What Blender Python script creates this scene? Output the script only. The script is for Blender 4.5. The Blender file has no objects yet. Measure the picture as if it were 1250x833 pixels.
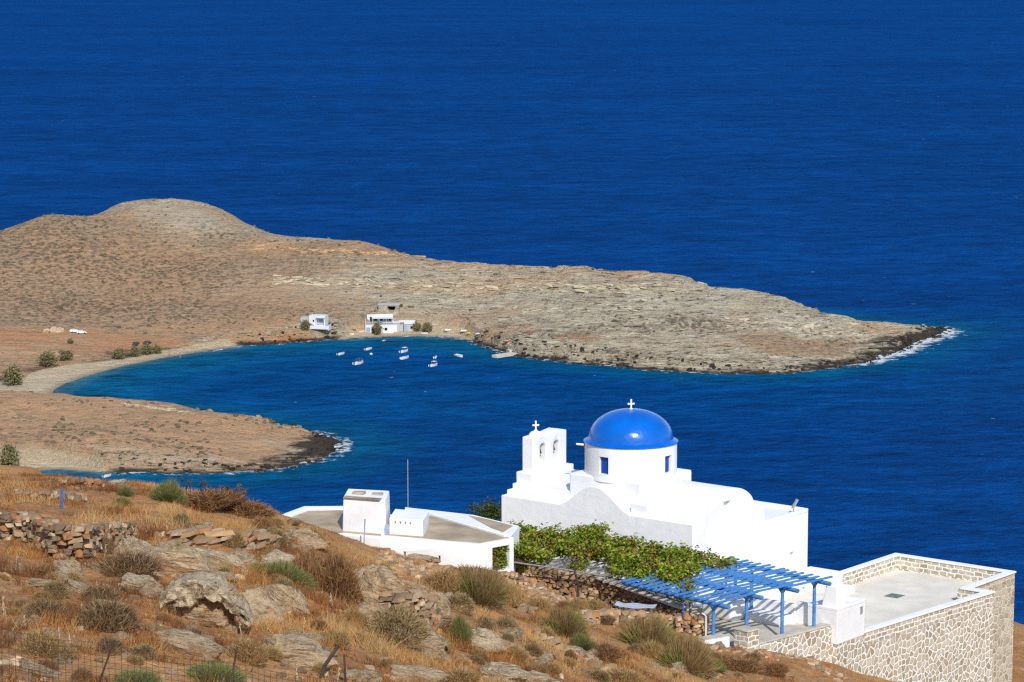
import bpy, bmesh, math, random
import numpy as np
from mathutils import Vector, Matrix
R = math.radians
rng = np.random.default_rng(7); random.seed(7)
S = bpy.context.scene
COL = S.collection

# ------------------------------------------------------------------ camera
CF, CP, CH = 3600.0, R(8.3), 133.0
cam = bpy.data.cameras.new('camera'); co = bpy.data.objects.new('camera', cam); COL.objects.link(co)
co.location = (0, 0, CH); co.rotation_euler = (R(90) - CP, 0, 0)
cam.sensor_width = 36; cam.lens = 36 * CF / 1250; cam.clip_start = 1; cam.clip_end = 120000
S.camera = co
# ------------------------------------------------------------------ light
SUN_EL, SUN_AZ = 38, 168          # azimuth clockwise from +Y: behind the camera, to the right
wd = bpy.data.worlds.new('World'); S.world = wd; wd.use_nodes = True
nt = wd.node_tree; bg = nt.nodes['Background']
sk = nt.nodes.new('ShaderNodeTexSky'); sk.sky_type = 'NISHITA'; sk.sun_disc = False
sk.sun_elevation = R(SUN_EL); sk.sun_rotation = R(SUN_AZ); sk.air_density = 1.0; sk.dust_density = 0.6; sk.ozone_density = 2
nt.links.new(sk.outputs[0], bg.inputs[0]); bg.inputs[1].default_value = 0.15
sl = bpy.data.lights.new('sun', 'SUN'); sl.energy = 3.8; sl.angle = R(0.5); sl.color = (1, .965, .91)
so = bpy.data.objects.new('sun', sl); COL.objects.link(so); so.location = (60, -60, 220)
sd = Vector((math.sin(R(SUN_AZ)) * math.cos(R(SUN_EL)), math.cos(R(SUN_AZ)) * math.cos(R(SUN_EL)), math.sin(R(SUN_EL))))
so.rotation_euler = sd.to_track_quat('Z', 'Y').to_euler()
S.view_settings.view_transform = 'Standard'; S.view_settings.look = 'None'
S.view_settings.exposure = 0.12; S.view_settings.gamma = 1
S.render.engine = 'CYCLES'
S.cycles.use_denoising = False; S.cycles.pixel_filter_type = 'BLACKMAN_HARRIS'; S.cycles.filter_width = 1.3
S.cycles.max_bounces = 6; S.cycles.transparent_max_bounces = 4

# ------------------------------------------------------------------ survey helpers (photo point + known height or distance -> place)
def ray(px, py):
    x = (px - 625) / CF; y = -(py - 416.5) / CF; c, s = math.cos(CP), math.sin(CP)
    return np.array([x, c + y * s, -s + y * c])
def atY(px, py, Y): r = ray(px, py); return np.array([0, 0, CH]) + r * (Y / r[1])
def atz(px, py, z): r = ray(px, py); return np.array([0, 0, CH]) + r * ((z - CH) / r[2])

# ------------------------------------------------------------------ noise
def _hash(ix, iy, seed):
    h = (ix.astype(np.int64) * 374761393 + iy.astype(np.int64) * 668265263 + seed * 1442695041) & 0xffffffff
    h = ((h ^ (h >> 13)) * 1274126177) & 0xffffffff
    return ((h ^ (h >> 16)) & 0xffff) / 65535.0
def vnoise(x, y, seed=0):
    x = np.asarray(x, float); y = np.asarray(y, float)
    ix, iy = np.floor(x), np.floor(y); fx, fy = x - ix, y - iy
    fx = fx * fx * fx * (fx * (fx * 6 - 15) + 10); fy = fy * fy * fy * (fy * (fy * 6 - 15) + 10)
    a, b = _hash(ix, iy, seed), _hash(ix + 1, iy, seed); c, d = _hash(ix, iy + 1, seed), _hash(ix + 1, iy + 1, seed)
    return (a * (1 - fx) + b * fx) * (1 - fy) + (c * (1 - fx) + d * fx) * fy
def fbm(x, y, oct=4, seed=0, gain=.5):
    t = np.zeros(np.broadcast(x, y).shape); a = 1; n = 0
    for i in range(oct):
        t = t + a * (vnoise(x * 2 ** i + 17 * i, y * 2 ** i - 9 * i, seed + i) - .5); n += a; a *= gain
    return t / n * 2
def smooth(a, b, x): t = np.clip((x - a) / (b - a), 0, 1); return t * t * (3 - 2 * t)

class RBF:
    def __init__(s, pts, lam=2.0):
        p = np.array(pts, float); s.c = p[:, :2]; n = len(p)
        s.sc = 100.0
        K = s.k(s.c, s.c) + np.eye(n) * lam * 1e-3
        P = np.c_[np.ones(n), s.c / s.sc]
        A = np.block([[K, P], [P.T, np.zeros((3, 3))]])
        s.w = np.linalg.solve(A, np.r_[p[:, 2], 0, 0, 0])
    def k(s, a, b):
        r2 = ((a[:, None, :] - b[None, :, :]) ** 2).sum(-1) / s.sc ** 2
        return r2 * np.log(r2 + 1e-12) * .5
    def __call__(s, x, y):
        sh = np.shape(x); q = np.c_[np.ravel(x), np.ravel(y)]; out = np.empty(len(q))
        for i in range(0, len(q), 40000):
            b = q[i:i + 40000]
            out[i:i + 40000] = s.k(b, s.c) @ s.w[:-3] + np.c_[np.ones(len(b)), b / s.sc] @ s.w[-3:]
        return out.reshape(sh)
def seg_dist(x, y, poly, closed=True):
    sh = np.shape(x); x = np.ravel(x); y = np.ravel(y); d = np.full(len(x), 1e9)
    n = len(poly)
    for i in range(n if closed else n - 1):
        a, b = poly[i], poly[(i + 1) % n]; dx, dy = b[0] - a[0], b[1] - a[1]; L = dx * dx + dy * dy + 1e-12
        t = np.clip(((x - a[0]) * dx + (y - a[1]) * dy) / L, 0, 1)
        d = np.minimum(d, np.hypot(x - a[0] - t * dx, y - a[1] - t * dy))
    return d.reshape(sh)
def inside(x, y, poly):
    sh = np.shape(x); x = np.ravel(x); y = np.ravel(y); r = np.zeros(len(x), bool); n = len(poly)
    for i in range(n):
        x1, y1 = poly[i][:2]; x2, y2 = poly[(i + 1) % n][:2]
        if y1 == y2: continue
        m = ((y1 > y) != (y2 > y)) & (x < (x2 - x1) * (y - y1) / (y2 - y1) + x1); r ^= m
    return r.reshape(sh)

# ------------------------------------------------------------------ materials
def newmat(name):
    m = bpy.data.materials.new(name); m.use_nodes = True; t = m.node_tree
    b = t.nodes['Principled BSDF']; b.inputs['Roughness'].default_value = .85
    b.inputs['Specular IOR Level'].default_value = .2
    return m, t, b
class NT:
    def __init__(s, t): s.t = t
    def n(s, typ, **k):
        o = s.t.nodes.new(typ)
        for a, v in k.items():
            if a.startswith('i_'): o.inputs[a[2:].replace('_', ' ')].default_value = v
            else: setattr(o, a, v)
        return o
    def l(s, a, b): s.t.links.new(a, b)
    def attr(s, name): return s.n('ShaderNodeAttribute', attribute_name=name)
    def math(s, op, a, b=None, clamp=False):
        o = s.n('ShaderNodeMath', operation=op); o.use_clamp = clamp
        for i, v in enumerate((a, b)):
            if v is None: continue
            if isinstance(v, (int, float)): o.inputs[i].default_value = v
            else: s.l(v, o.inputs[i])
        return o.outputs[0]
    def ramp(s, f, lo, hi, a=0., b=1.):
        o = s.n('ShaderNodeMapRange'); o.clamp = True; s.l(f, o.inputs['Value'])
        o.inputs['From Min'].default_value = lo; o.inputs['From Max'].default_value = hi
        o.inputs['To Min'].default_value = a; o.inputs['To Max'].default_value = b
        return o.outputs[0]
    def mix(s, f, a, b):
        o = s.n('ShaderNodeMix', data_type='RGBA')
        if isinstance(f, (int, float)): o.inputs[0].default_value = f
        else: s.l(f, o.inputs[0])
        for i, v in ((6, a), (7, b)):
            if isinstance(v, tuple): o.inputs[i].default_value = (*v, 1)
            else: s.l(v, o.inputs[i])
        return o.outputs[2]
    def pos(s, scale=(1, 1, 1), rot=(0, 0, 0), src=None):
        m = s.n('ShaderNodeMapping'); m.inputs['Scale'].default_value = scale; m.inputs['Rotation'].default_value = rot
        if src is None: src = s.n('ShaderNodeNewGeometry').outputs['Position']
        s.l(src, m.inputs['Vector']); return m.outputs[0]
    def noise(s, vec, scale, detail=4, rough=.55):
        o = s.n('ShaderNodeTexNoise'); s.l(vec, o.inputs['Vector']); o.inputs['Scale'].default_value = scale
        o.inputs['Detail'].default_value = detail; o.inputs['Roughness'].default_value = rough
        return o.outputs['Fac']
    def bump(s, h, dist, b, strength=1.):
        o = s.n('ShaderNodeBump'); o.inputs['Distance'].default_value = dist; o.inputs['Strength'].default_value = strength
        s.l(h, o.inputs['Height']); s.l(o.outputs[0], b.inputs['Normal'])
MAT = {}
def plain(name, col, rough=.8, spec=.2, metal=0., var=.12, nscale=3., bump=0., bscale=12., src='obj'):
    """a paint or stone of one colour with slight natural variation"""
    m, t, b = newmat(name); N = NT(t)
    g = N.n('ShaderNodeTexCoord').outputs['Object'] if src == 'obj' else None
    p = N.pos(src=g) if g else N.pos()
    f = N.noise(p, nscale, 5)
    d = tuple(max(0, c * (1 - var * 1.6)) for c in col); e = tuple(min(1, c * (1 + var)) for c in col)
    N.l(N.mix(N.ramp(f, .3, .7), d, e), b.inputs['Base Color'])
    b.inputs['Roughness'].default_value = rough; b.inputs['Specular IOR Level'].default_value = spec; b.inputs['Metallic'].default_value = metal
    if bump: N.bump(N.noise(p, bscale, 4), bump, b)
    MAT[name] = m; return m
plain('whitewash', (.80, .80, .795), .9, .15, var=.035, nscale=.8, bump=.02, bscale=2.6)
_m = MAT['whitewash']; _N = NT(_m.node_tree); _b = _m.node_tree.nodes['Principled BSDF']; _c = _b.inputs['Base Color'].links[0].from_socket
_g = _N.n('ShaderNodeTexCoord').outputs['Object']; _st = _N.noise(_N.pos((2.2, 2.2, .22), src=_g), 1., 4, .6); _pt = _N.noise(_N.pos(src=_g), .45, 5, .7)
_c = _N.mix(_N.math('MULTIPLY', _N.ramp(_st, .52, .74, 0, .55), _N.ramp(_pt, .42, .62)), _c, (.66, .645, .60)); _N.l(_c, _b.inputs['Base Color'])
plain('dome_blue', (.0, .115, .52), .24, .5, var=.10, nscale=.9, bump=.03, bscale=2.2)
plain('window_blue', (.005, .05, .36), .5, .3)
plain('pergola_blue', (.07, .235, .56), .55, .3, var=.2, nscale=4)
plain('dark_opening', (.012, .012, .014), .9)
plain('blue_grey_paint', (.30, .37, .52), .8)
plain('concrete', (.54, .49, .40), .9, var=.16, nscale=1.2, bump=.01)
plain('terrace_floor', (.72, .67, .57), .9, var=.10, nscale=.5, bump=.006)
plain('roof_screed', (.44, .35, .24), .95, var=.22, nscale=.55, bump=.02, bscale=6)
plain('cap_concrete', (.50, .47, .41), .9, var=.15, bump=.015)
plain('grey_wood', (.32, .29, .25), .85, var=.25, nscale=6)
plain('dark_wood', (.055, .038, .03), .85, var=.3)
plain('rusty_iron', (.07, .045, .035), .8, var=.3)
plain('wire', (.06, .05, .045), .6, .3)
plain('galvanised', (.42, .43, .44), .45, .5, metal=.4)
plain('bronze', (.10, .085, .05), .45, .5, metal=.6)
plain('drain', (.17, .19, .17), .8)
plain('boat_white', (.78, .79, .80), .4, .4, var=.03)
plain('boat_inside', (.55, .53, .48), .7)
plain('boat_dark', (.05, .07, .09), .5)
plain('motor_black', (.025, .025, .03), .4, .4)
plain('red_paint', (.42, .08, .05), .7)
plain('orange_paint', (.65, .23, .05), .7)
plain('yellow_paint', (.72, .45, .03), .6)
plain('dusty_red', (.25, .085, .06), .8)
plain('far_stone', (.36, .30, .22), .95, var=.3, nscale=.8, bump=.1, bscale=2)
plain('far_white', (.64, .65, .66), .9, var=.04)
plain('far_grey', (.42, .42, .41), .9, var=.08)
plain('far_door', (.30, .36, .42), .8)
plain('skin', (.42, .22, .14), .7)
plain('swimwear', (.35, .04, .05), .7)
plain('glass_dark', (.03, .04, .05), .1, .5)
plain('tyre', (.02, .02, .02), .9)
plain('car_white', (.78, .78, .78), .3, .5, var=.02)
plain('car_dark', (.045, .05, .06), .3, .5)
plain('bark', (.12, .085, .055), .95, var=.3)
plain('pale_stalk', (.46, .40, .31), .9)
plain('tarp', (.42, .46, .56), .7, var=.1)
plain('post_blue', (.06, .13, .36), .6)
plain('foam', (.8, .83, .85), .9)
plain('pipe_white', (.7, .7, .68), .5)

def stone_material(name, a, b_, lichen=.5, scale=1.6, bumpd=.05, orange=(.42, .17, .035)):
    m, t, b = newmat(name); N = NT(t)
    oi = N.n('ShaderNodeObjectInfo'); tc = N.n('ShaderNodeTexCoord').outputs['Object']
    sh = N.n('ShaderNodeVectorMath', operation='ADD'); N.l(tc, sh.inputs[0]); N.l(oi.outputs['Random'], sh.inputs[1])
    p = N.pos((1, 1, 1), src=sh.outputs[0]); ps = N.pos((.6, .6, 3.2), (R(20), R(12), 0), src=sh.outputs[0])
    f = N.noise(p, scale, 6, .65); st = N.noise(ps, scale * 1.5, 5, .6)
    c = N.mix(N.ramp(st, .34, .68), a, b_)
    c = N.mix(N.ramp(f, .5, .62, 0, .75), c, (a[0] * .5, a[1] * .43, a[2] * .38))
    li = N.noise(p, scale * .75, 5, .7)
    at = N.attr('tint'); 
    c = N.mix(N.ramp(li, .60 - .08 * lichen, .66, 0, .8 * min(1, lichen + .2)), c, orange)
    li2 = N.noise(p, scale * 2.3, 4, .7)
    c = N.mix(N.ramp(li2, .6, .7, 0, .5), c, (.44, .40, .31)); fi = N.noise(p, scale * 7, 4, .7); c = N.mix(N.ramp(fi, .35, .6, .35, 0), c, (.13, .09, .055)); ck = N.noise(ps, scale * 2.6, 4, .75); c = N.mix(N.ramp(ck, .60, .64, 0, .85), c, (.05, .036, .025))
    N.l(c, b.inputs['Base Color'])
    h = N.math('ADD', N.math('ADD', N.math('MULTIPLY', st, 1.4), f), N.math('MULTIPLY', N.noise(p, scale * 6, 5, .7), .6))
    N.bump(h, bumpd * 2.6, b); MAT[name] = m
stone_material('rock', (.43, .305, .175), (.64, .475, .295), .65, 1.9)
stone_material('rock_orange', (.43, .295, .165), (.62, .45, .275), 1.0, 1.9)
stone_material('rock_pale', (.50, .385, .24), (.70, .56, .37), .4, 1.9)
def vertexcol(name, rough=.9, spec=.1, trans=0.):
    m, t, b = newmat(name); N = NT(t); a = N.attr('col'); N.l(a.outputs['Color'], b.inputs['Base Color'])
    b.inputs['Roughness'].default_value = rough; b.inputs['Specular IOR Level'].default_value = spec
    if trans:
        tr = N.n('ShaderNodeBsdfTranslucent'); N.l(a.outputs['Color'], tr.inputs[0])
        mx = N.n('ShaderNodeMixShader'); mx.inputs[0].default_value = trans
        out = t.nodes['Material Output']; N.l(b.outputs[0], mx.inputs[1]); N.l(tr.outputs[0], mx.inputs[2]); N.l(mx.outputs[0], out.inputs[0])
    MAT[name] = m
vertexcol('plant', .8, .15, .3)
vertexcol('stones', .95, .1)
vertexcol('dry_grass', .9, .05, .3)

def masonry(name, top, course, brick=True, jc0=(.82, .80, .74), jc1=(.70, .62, .49)):
    """stones with whitewashed joints; UV in metres, v = height"""
    m, t, b = newmat(name); N = NT(t)
    uv = N.n('ShaderNodeUVMap').outputs[0]
    wob = N.n('ShaderNodeTexNoise'); N.l(uv, wob.inputs['Vector']); wob.inputs['Scale'].default_value = 2.5
    w = N.n('ShaderNodeVectorMath', operation='SCALE'); N.l(wob.outputs['Color'], w.inputs[0]); w.inputs['Scale'].default_value = .22
    ad = N.n('ShaderNodeVectorMath', operation='ADD'); N.l(uv, ad.inputs[0]); N.l(w.outputs[0], ad.inputs[1])
    sep = N.n('ShaderNodeSeparateXYZ'); N.l(uv, sep.inputs[0])
    vo = N.n('ShaderNodeTexVoronoi', feature='DISTANCE_TO_EDGE', voronoi_dimensions='2D'); N.l(ad.outputs[0], vo.inputs['Vector'])
    vo.inputs['Scale'].default_value = 2.5; vo.inputs['Randomness'].default_value = .85
    vc = N.n('ShaderNodeTexVoronoi', voronoi_dimensions='2D'); N.l(ad.outputs[0], vc.inputs['Vector'])
    vc.inputs['Scale'].default_value = 2.5; vc.inputs['Randomness'].default_value = .85
    jn = N.noise(uv, 9, 3)
    jt = N.math('ADD', vo.outputs['Distance'], N.math('ADD', N.math('MULTIPLY', N.math('SUBTRACT', jn, .5), .10), N.math('MULTIPLY', N.math('SUBTRACT', N.noise(uv, .8, 3), .5), .16)))
    joint_v = N.ramp(jt, .095, .145, 1, 0)
    br = N.n('ShaderNodeTexBrick'); 
    sc = N.n('ShaderNodeVectorMath', operation='SCALE'); N.l(ad.outputs[0], sc.inputs[0]); sc.inputs['Scale'].default_value = 1.
    mp = N.n('ShaderNodeMapping'); N.l(ad.outputs[0], mp.inputs['Vector']); mp.inputs['Location'].default_value = (0, -top - .05, 0)
    N.l(mp.outputs[0], br.inputs['Vector']); br.inputs['Scale'].default_value = 1
    br.inputs['Brick Width'].default_value = .56; br.inputs['Row Height'].default_value = .285; br.inputs['Mortar Size'].default_value = .05
    br.inputs['Mortar Smooth'].default_value = .15
    br.inputs['Color1'].default_value = (0, 0, 0, 1); br.inputs['Color2'].default_value = (1, 1, 1, 1)
    up = N.ramp(sep.outputs[1], top - course - .02, top - course + .02)
    mf = N.n('ShaderNodeMix'); N.l(up, mf.inputs[0]); N.l(joint_v, mf.inputs[2]); N.l(br.outputs['Fac'], mf.inputs[3]); joint = mf.outputs[0]
    var = N.n('ShaderNodeSeparateColor'); N.l(vc.outputs['Color'], var.inputs[0])
    bv = N.n('ShaderNodeSeparateColor'); N.l(br.outputs['Color'], bv.inputs[0])
    st = N.n('ShaderNodeMix'); N.l(up, st.inputs[0]); N.l(var.outputs[0], st.inputs[2]); N.l(bv.outputs[0], st.inputs[3])
    c = N.mix(st.outputs[0], (.43, .36, .25), (.68, .60, .47))
    c = N.mix(N.ramp(N.noise(uv, 14, 4), .35, .7, 0, .55), c, (.36, .28, .18))
    c = N.mix(N.ramp(var.outputs[1], .72, .78, 0, .6), c, (.30, .235, .15)); c = N.mix(N.ramp(var.outputs[2], .88, .92, 0, .35), c, (.40, .22, .10)); c = N.mix(N.ramp(N.noise(uv, .9, 3), .60, .70, 0, .5), c, (.33, .21, .12))
    jc = N.mix(N.ramp(N.noise(uv, 1.1, 4), .5, .75, 0, .7), jc0, jc1)
    N.l(N.mix(joint, c, jc), b.inputs['Base Color'])
    h = N.math('ADD', N.math('MULTIPLY', joint, -.8), N.math('MULTIPLY', N.noise(uv, 20, 3), .5))
    N.bump(h, .06, b); MAT[name] = m

# ------------------------------------------------------------------ object helpers
ROOT = {}
def tag(o, label=None, cat=None, group=None, kind=None):
    if label: o['label'] = label
    if cat: o['category'] = cat
    if group: o['group'] = group
    if kind: o['kind'] = kind
    return o
def empty(name, loc, rz=0, label=None, cat=None, group=None):
    o = bpy.data.objects.new(name, None); COL.objects.link(o); o.location = Vector(loc); o.rotation_euler = (0, 0, rz)
    o.empty_display_size = .3
    ROOT[o.name] = Matrix.Translation(Vector(loc)) @ Matrix.Rotation(rz, 4, 'Z')
    return tag(o, label, cat, group)
def root_matrix(o):
    while o.parent: o = o.parent
    return ROOT[o.name]
class MB:
    def __init__(s): s.v = []; s.f = []; s.c = None
    def add(s, vs, fs):
        k = len(s.v); s.v += [tuple(map(float, p)) for p in vs]; s.f += [tuple(i + k for i in f) for f in fs]; return s
    def prism(s, poly, z0, z1):
        """poly: xy points (any order); z0,z1 numbers or lists"""
        a = sum(poly[i][0] * poly[(i + 1) % len(poly)][1] - poly[(i + 1) % len(poly)][0] * poly[i][1] for i in range(len(poly)))
        P = list(poly); n = len(P)
        Z0 = [z0] * n if np.isscalar(z0) else list(z0); Z1 = [z1] * n if np.isscalar(z1) else list(z1)
        if a < 0: P = P[::-1]; Z0 = Z0[::-1]; Z1 = Z1[::-1]
        vs = [(p[0], p[1], z) for p, z in zip(P, Z0)] + [(p[0], p[1], z) for p, z in zip(P, Z1)]
        fs = [tuple(range(n - 1, -1, -1)), tuple(range(n, 2 * n))] + [(i, (i + 1) % n, n + (i + 1) % n, n + i) for i in range(n)]
        return s.add(vs, fs)
    def tube(s, p0, p1, r0, r1=None, n=8):
        p0, p1 = Vector(p0), Vector(p1); r1 = r0 if r1 is None else r1
        d = (p1 - p0); q = d.to_track_quat('Z', 'Y'); x, y = q @ Vector((1, 0, 0)), q @ Vector((0, 1, 0))
        vs = []
        for p, r in ((p0, r0), (p1, r1)):
            for i in range(n):
                a = 2 * math.pi * i / n; vs.append(p + (x * math.cos(a) + y * math.sin(a)) * r)
        fs = [tuple(range(n - 1, -1, -1)), tuple(range(n, 2 * n))] + [(i, (i + 1) % n, n + (i + 1) % n, n + i) for i in range(n)]
        return s.add(vs, fs)
    def bar(s, p0, p1, w, h, up=(0, 0, 1)):
        p0, p1 = Vector(p0), Vector(p1); d = (p1 - p0).normalized(); sx = d.cross(Vector(up)).normalized() * w / 2; u = sx.cross(d).normalized() * h / 2
        vs = [p + a * sx + b * u for p in (p0, p1) for a, b in ((-1, -1), (1, -1), (1, 1), (-1, 1))]
        fs = [(0, 1, 2, 3), (7, 6, 5, 4), (0, 4, 5, 1), (1, 5, 6, 2), (2, 6, 7, 3), (3, 7, 4, 0)]
        return s.add(vs, [f[::-1] for f in fs])
    def lathe(s, c, prof, n=48, cap=True):
        vs = []; fs = []
        for r, z in prof:
            for i in range(n):
                a = 2 * math.pi * i / n; vs.append((c[0] + r * math.cos(a), c[1] + r * math.sin(a), c[2] + z))
        for k in range(len(prof) - 1):
            for i in range(n): fs.append((k * n + i, k * n + (i + 1) % n, (k + 1) * n + (i + 1) % n, (k + 1) * n + i))
        if cap: fs += [tuple(range(n - 1, -1, -1)), tuple(range((len(prof) - 1) * n, len(prof) * n))]
        return s.add(vs, fs)
class Frame:
    def __init__(s, o, az):   # az = direction of the v axis clockwise from +Y
        s.o = np.array(o, float); s.V = np.array([math.sin(az), math.cos(az), 0]); s.U = np.array([math.cos(az), -math.sin(az), 0]); s.az = az
    def p(s, u, v, z): return s.o + s.U * u + s.V * v + np.array([0, 0, z])
    def xy(s, u, v): return tuple((s.o + s.U * u + s.V * v)[:2])
    def loc(s, q): d = np.array(q) - s.o; return d @ s.U, d @ s.V, d[2]
    def box(s, mb, u0, u1, v0, v1, z0, z1):
        return mb.prism([s.xy(u0, v0), s.xy(u1, v0), s.xy(u1, v1), s.xy(u0, v1)], s.o[2] + z0, s.o[2] + z1)
def mesh_arrays(name, verts, faces=None, tris=None, quads=None):
    me = bpy.data.meshes.new(name); verts = np.asarray(verts, np.float32)
    if tris is not None or quads is not None:
        idx = np.asarray(tris if tris is not None else quads, np.int32); k = idx.shape[1]
        me.vertices.add(len(verts)); me.vertices.foreach_set('co', verts.ravel())
        me.loops.add(idx.size); me.loops.foreach_set('vertex_index', idx.ravel())
        me.polygons.add(len(idx)); me.polygons.foreach_set('loop_start', np.arange(0, idx.size, k, dtype=np.int32))
        me.update(calc_edges=True)
    else:
        me.from_pydata([tuple(v) for v in verts], [], faces); me.update()
    return me
def setcol(me, col, name='col'):
    a = me.attributes.new(name, 'FLOAT_COLOR', 'POINT'); c = np.ones((len(col), 4), np.float32); c[:, :3] = col
    a.data.foreach_set('color', c.ravel())
def setf(me, val, name):
    a = me.attributes.new(name, 'FLOAT', 'POINT'); a.data.foreach_set('value', np.asarray(val, np.float32).ravel())
def uv_metres(me, keep=None):
    uv = me.uv_layers.new(name='UVMap'); vs = me.vertices
    for p in me.polygons:
        n = p.normal
        for li in p.loop_indices:
            c = vs[me.loops[li].vertex_index].co
            if abs(n.z) > .7: uv.data[li].uv = (c.x, c.y)
            elif abs(n.x) > abs(n.y): uv.data[li].uv = (c.y, c.z)
            else: uv.data[li].uv = (c.x + 3.3, c.z)
def build(name, mb, mat, parent=None, origin=None, bevel=0., smooth_=False, uv=False, seg=2, rz=0.):
    """link the collected geometry as ONE mesh object"""
    if parent is not None: M = root_matrix(parent).inverted()
    else:
        origin = Vector(origin) if origin is not None else Vector(np.array(mb.v).min(0) * .5 + np.array(mb.v).max(0) * .5)
        M0 = Matrix.Translation(origin) @ Matrix.Rotation(rz, 4, 'Z'); M = M0.inverted()
    vs = np.array(mb.v) @ np.array(M.to_3x3()).T + np.array(M.translation)
    me = mesh_arrays(name, vs, faces=mb.f)
    if mb.c is not None: setcol(me, mb.c)
    if uv: uv_metres(me)
    me.materials.append(MAT[mat])
    o = bpy.data.objects.new(name, me); COL.objects.link(o)
    if parent is not None: o.parent = parent
    else: o.location = origin; o.rotation_euler = (0, 0, rz); ROOT[o.name] = M0
    if bevel:
        b = o.modifiers.new('edge', 'BEVEL'); b.width = bevel; b.segments = seg; b.limit_method = 'ANGLE'; b.angle_limit = R(35)
    if smooth_ or bevel:
        me.polygons.foreach_set('use_smooth', np.ones(len(me.polygons), bool)); me.update()
        if not bevel and smooth_ != 'all': me.set_sharp_from_angle(angle=R(40))
        elif bevel:
            me.set_sharp_from_angle(angle=R(80))
    return o
def cut(o, mb):
    """carve openings out of a part, then drop the carving shape"""
    M = root_matrix(o).inverted()
    vs = np.array(mb.v) @ np.array(M.to_3x3()).T + np.array(M.translation)
    me = mesh_arrays('carve', vs, faces=mb.f); c = bpy.data.objects.new('carve', me); COL.objects.link(c)
    if o.parent: c.parent = o.parent
    md = [m for m in o.modifiers]; keep = [(m.width, m.segments, m.angle_limit) for m in md]
    for m in md: o.modifiers.remove(m)
    b = o.modifiers.new('carve', 'BOOLEAN'); b.operation = 'DIFFERENCE'; b.object = c; b.solver = 'EXACT'
    bpy.context.view_layer.update(); dg = bpy.context.evaluated_depsgraph_get()
    new = bpy.data.meshes.new_from_object(o.evaluated_get(dg)); o.modifiers.remove(b)
    o.data = new; new.name = o.name; bpy.data.objects.remove(c); bpy.data.meshes.remove(me)
    for w, sgm, al in keep:
        b = o.modifiers.new('edge', 'BEVEL'); b.width = w; b.segments = sgm; b.limit_method = 'ANGLE'; b.angle_limit = al
    return o
def kids(o): return [c for c in bpy.data.objects if c.parent == o]
def copy_tree(o, parent=None):
    c = o.copy(); COL.objects.link(c)
    if parent is not None: c.parent = parent
    for k in [k for k in ALLKIDS.get(o.name, kids(o))]: copy_tree(k, c)
    return c
ALLKIDS = {}

# ================================================================== THE LAND
OZ = 97.3
CHF = Frame((10.667, 170.0, OZ), R(38))            # church axes: u to the east end, v across, z=0 at the nave top
def C(px, py, z): return atz(px, py, OZ + z)

# ---- far hills, beaches and the near point
def sea(px, py): p = atz(px, py, 0); return (p[0], p[1])
near_shore = [(-420, 640), (-200, 668), sea(0, 580), sea(40, 574), sea(75, 573), sea(120, 577), sea(200, 578), sea(250, 577.5), sea(290, 577), sea(330, 574), sea(352, 571), sea(370, 564), sea(388, 560), sea(402, 553), sea(413, 547), sea(414, 541), sea(400, 535), sea(388, 529)]
back_shore = [(sea(350, 519)[0] - 1, sea(350, 519)[1] - 8), (sea(300, 506)[0] - 1, sea(300, 506)[1] - 12), (sea(220, 495)[0], sea(220, 495)[1] - 14), (sea(150, 487)[0], sea(150, 487)[1] - 14), (sea(95, 483)[0], sea(95, 483)[1] - 9), sea(62, 482.5)]
bay_shore = [sea(66, 476), sea(80, 468), sea(110, 458), sea(150, 447), sea(200, 437), sea(250, 428.5), sea(300, 421.5), sea(345, 419.5), sea(375, 417), sea(400, 415), sea(430, 413), sea(470, 411), sea(510, 410), sea(555, 412), sea(575, 416), sea(592, 422), sea(608, 429), sea(622, 433), sea(650, 437), sea(700, 443), sea(760, 447.5), sea(800, 452), sea(850, 455), sea(905, 456), sea(950, 456), sea(985, 453), sea(1010, 450), sea(1040, 446), sea(1062, 442), sea(1075, 434), sea(1092, 431), sea(1108, 423), sea(1122, 416), sea(1140, 411), sea(1154, 404)]
tip_shore = [sea(1150, 401), (sea(1110, 397)[0], 941), (sea(1040, 386)[0], 955), (sea(960, 363)[0], 972), (60, 1000), (20, 1022), (-20, 1058), (-80, 1085), (-160, 1125), (-260, 1150), (-420, 1160)]
LAND = near_shore + back_shore + bay_shore + tip_shore
def at3(l): return [tuple(atY(*a)) for a in l]
hill_pts = at3([(200, 246, 1055), (165, 247, 1052), (140, 252, 1046), (97, 267, 1033), (66, 262.5, 1030), (35, 270, 1022), (0, 282, 1015), (240, 248, 1052), (262, 253, 1048), (290, 267, 1040), (318, 281, 1030), (350, 288, 1024), (400, 292, 1018), (435, 294, 1012), (470, 302, 1005), (530, 316, 990), (600, 322, 980), (700, 325, 965), (800, 331, 950), (835, 336, 947), (858, 345, 944), (905, 352, 938), (945, 360, 933), (970, 368, 930), (1000, 379, 927), (1050, 388, 924), (1100, 395.5, 925),
    (0, 440, 860), (100, 408, 902), (0, 412, 893), (100, 350, 960), (0, 340, 962), (200, 300, 1002), (200, 380, 935), (380, 396, 914), (470, 402, 914), (600, 402, 910), (600, 360, 946), (700, 400, 893), (700, 352, 940), (850, 400, 888), (850, 360, 927), (1000, 412, 893), (1050, 402, 908), (300, 340, 970), (420, 340, 966), (330, 300, 1005), (300, 390, 925),
    (150, 427, 887), (60, 428, 874), (30, 455, 842), (500, 350, 952),
    (0, 478, 775), (60, 481, 775), (150, 487.5, 770), (220, 495, 763), (300, 506, 750), (350, 519, 744), (0, 530, 716), (150, 530, 716), (250, 545, 712), (320, 545, 719), (370, 537, 730), (0, 505, 745), (200, 512, 738)])
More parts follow.
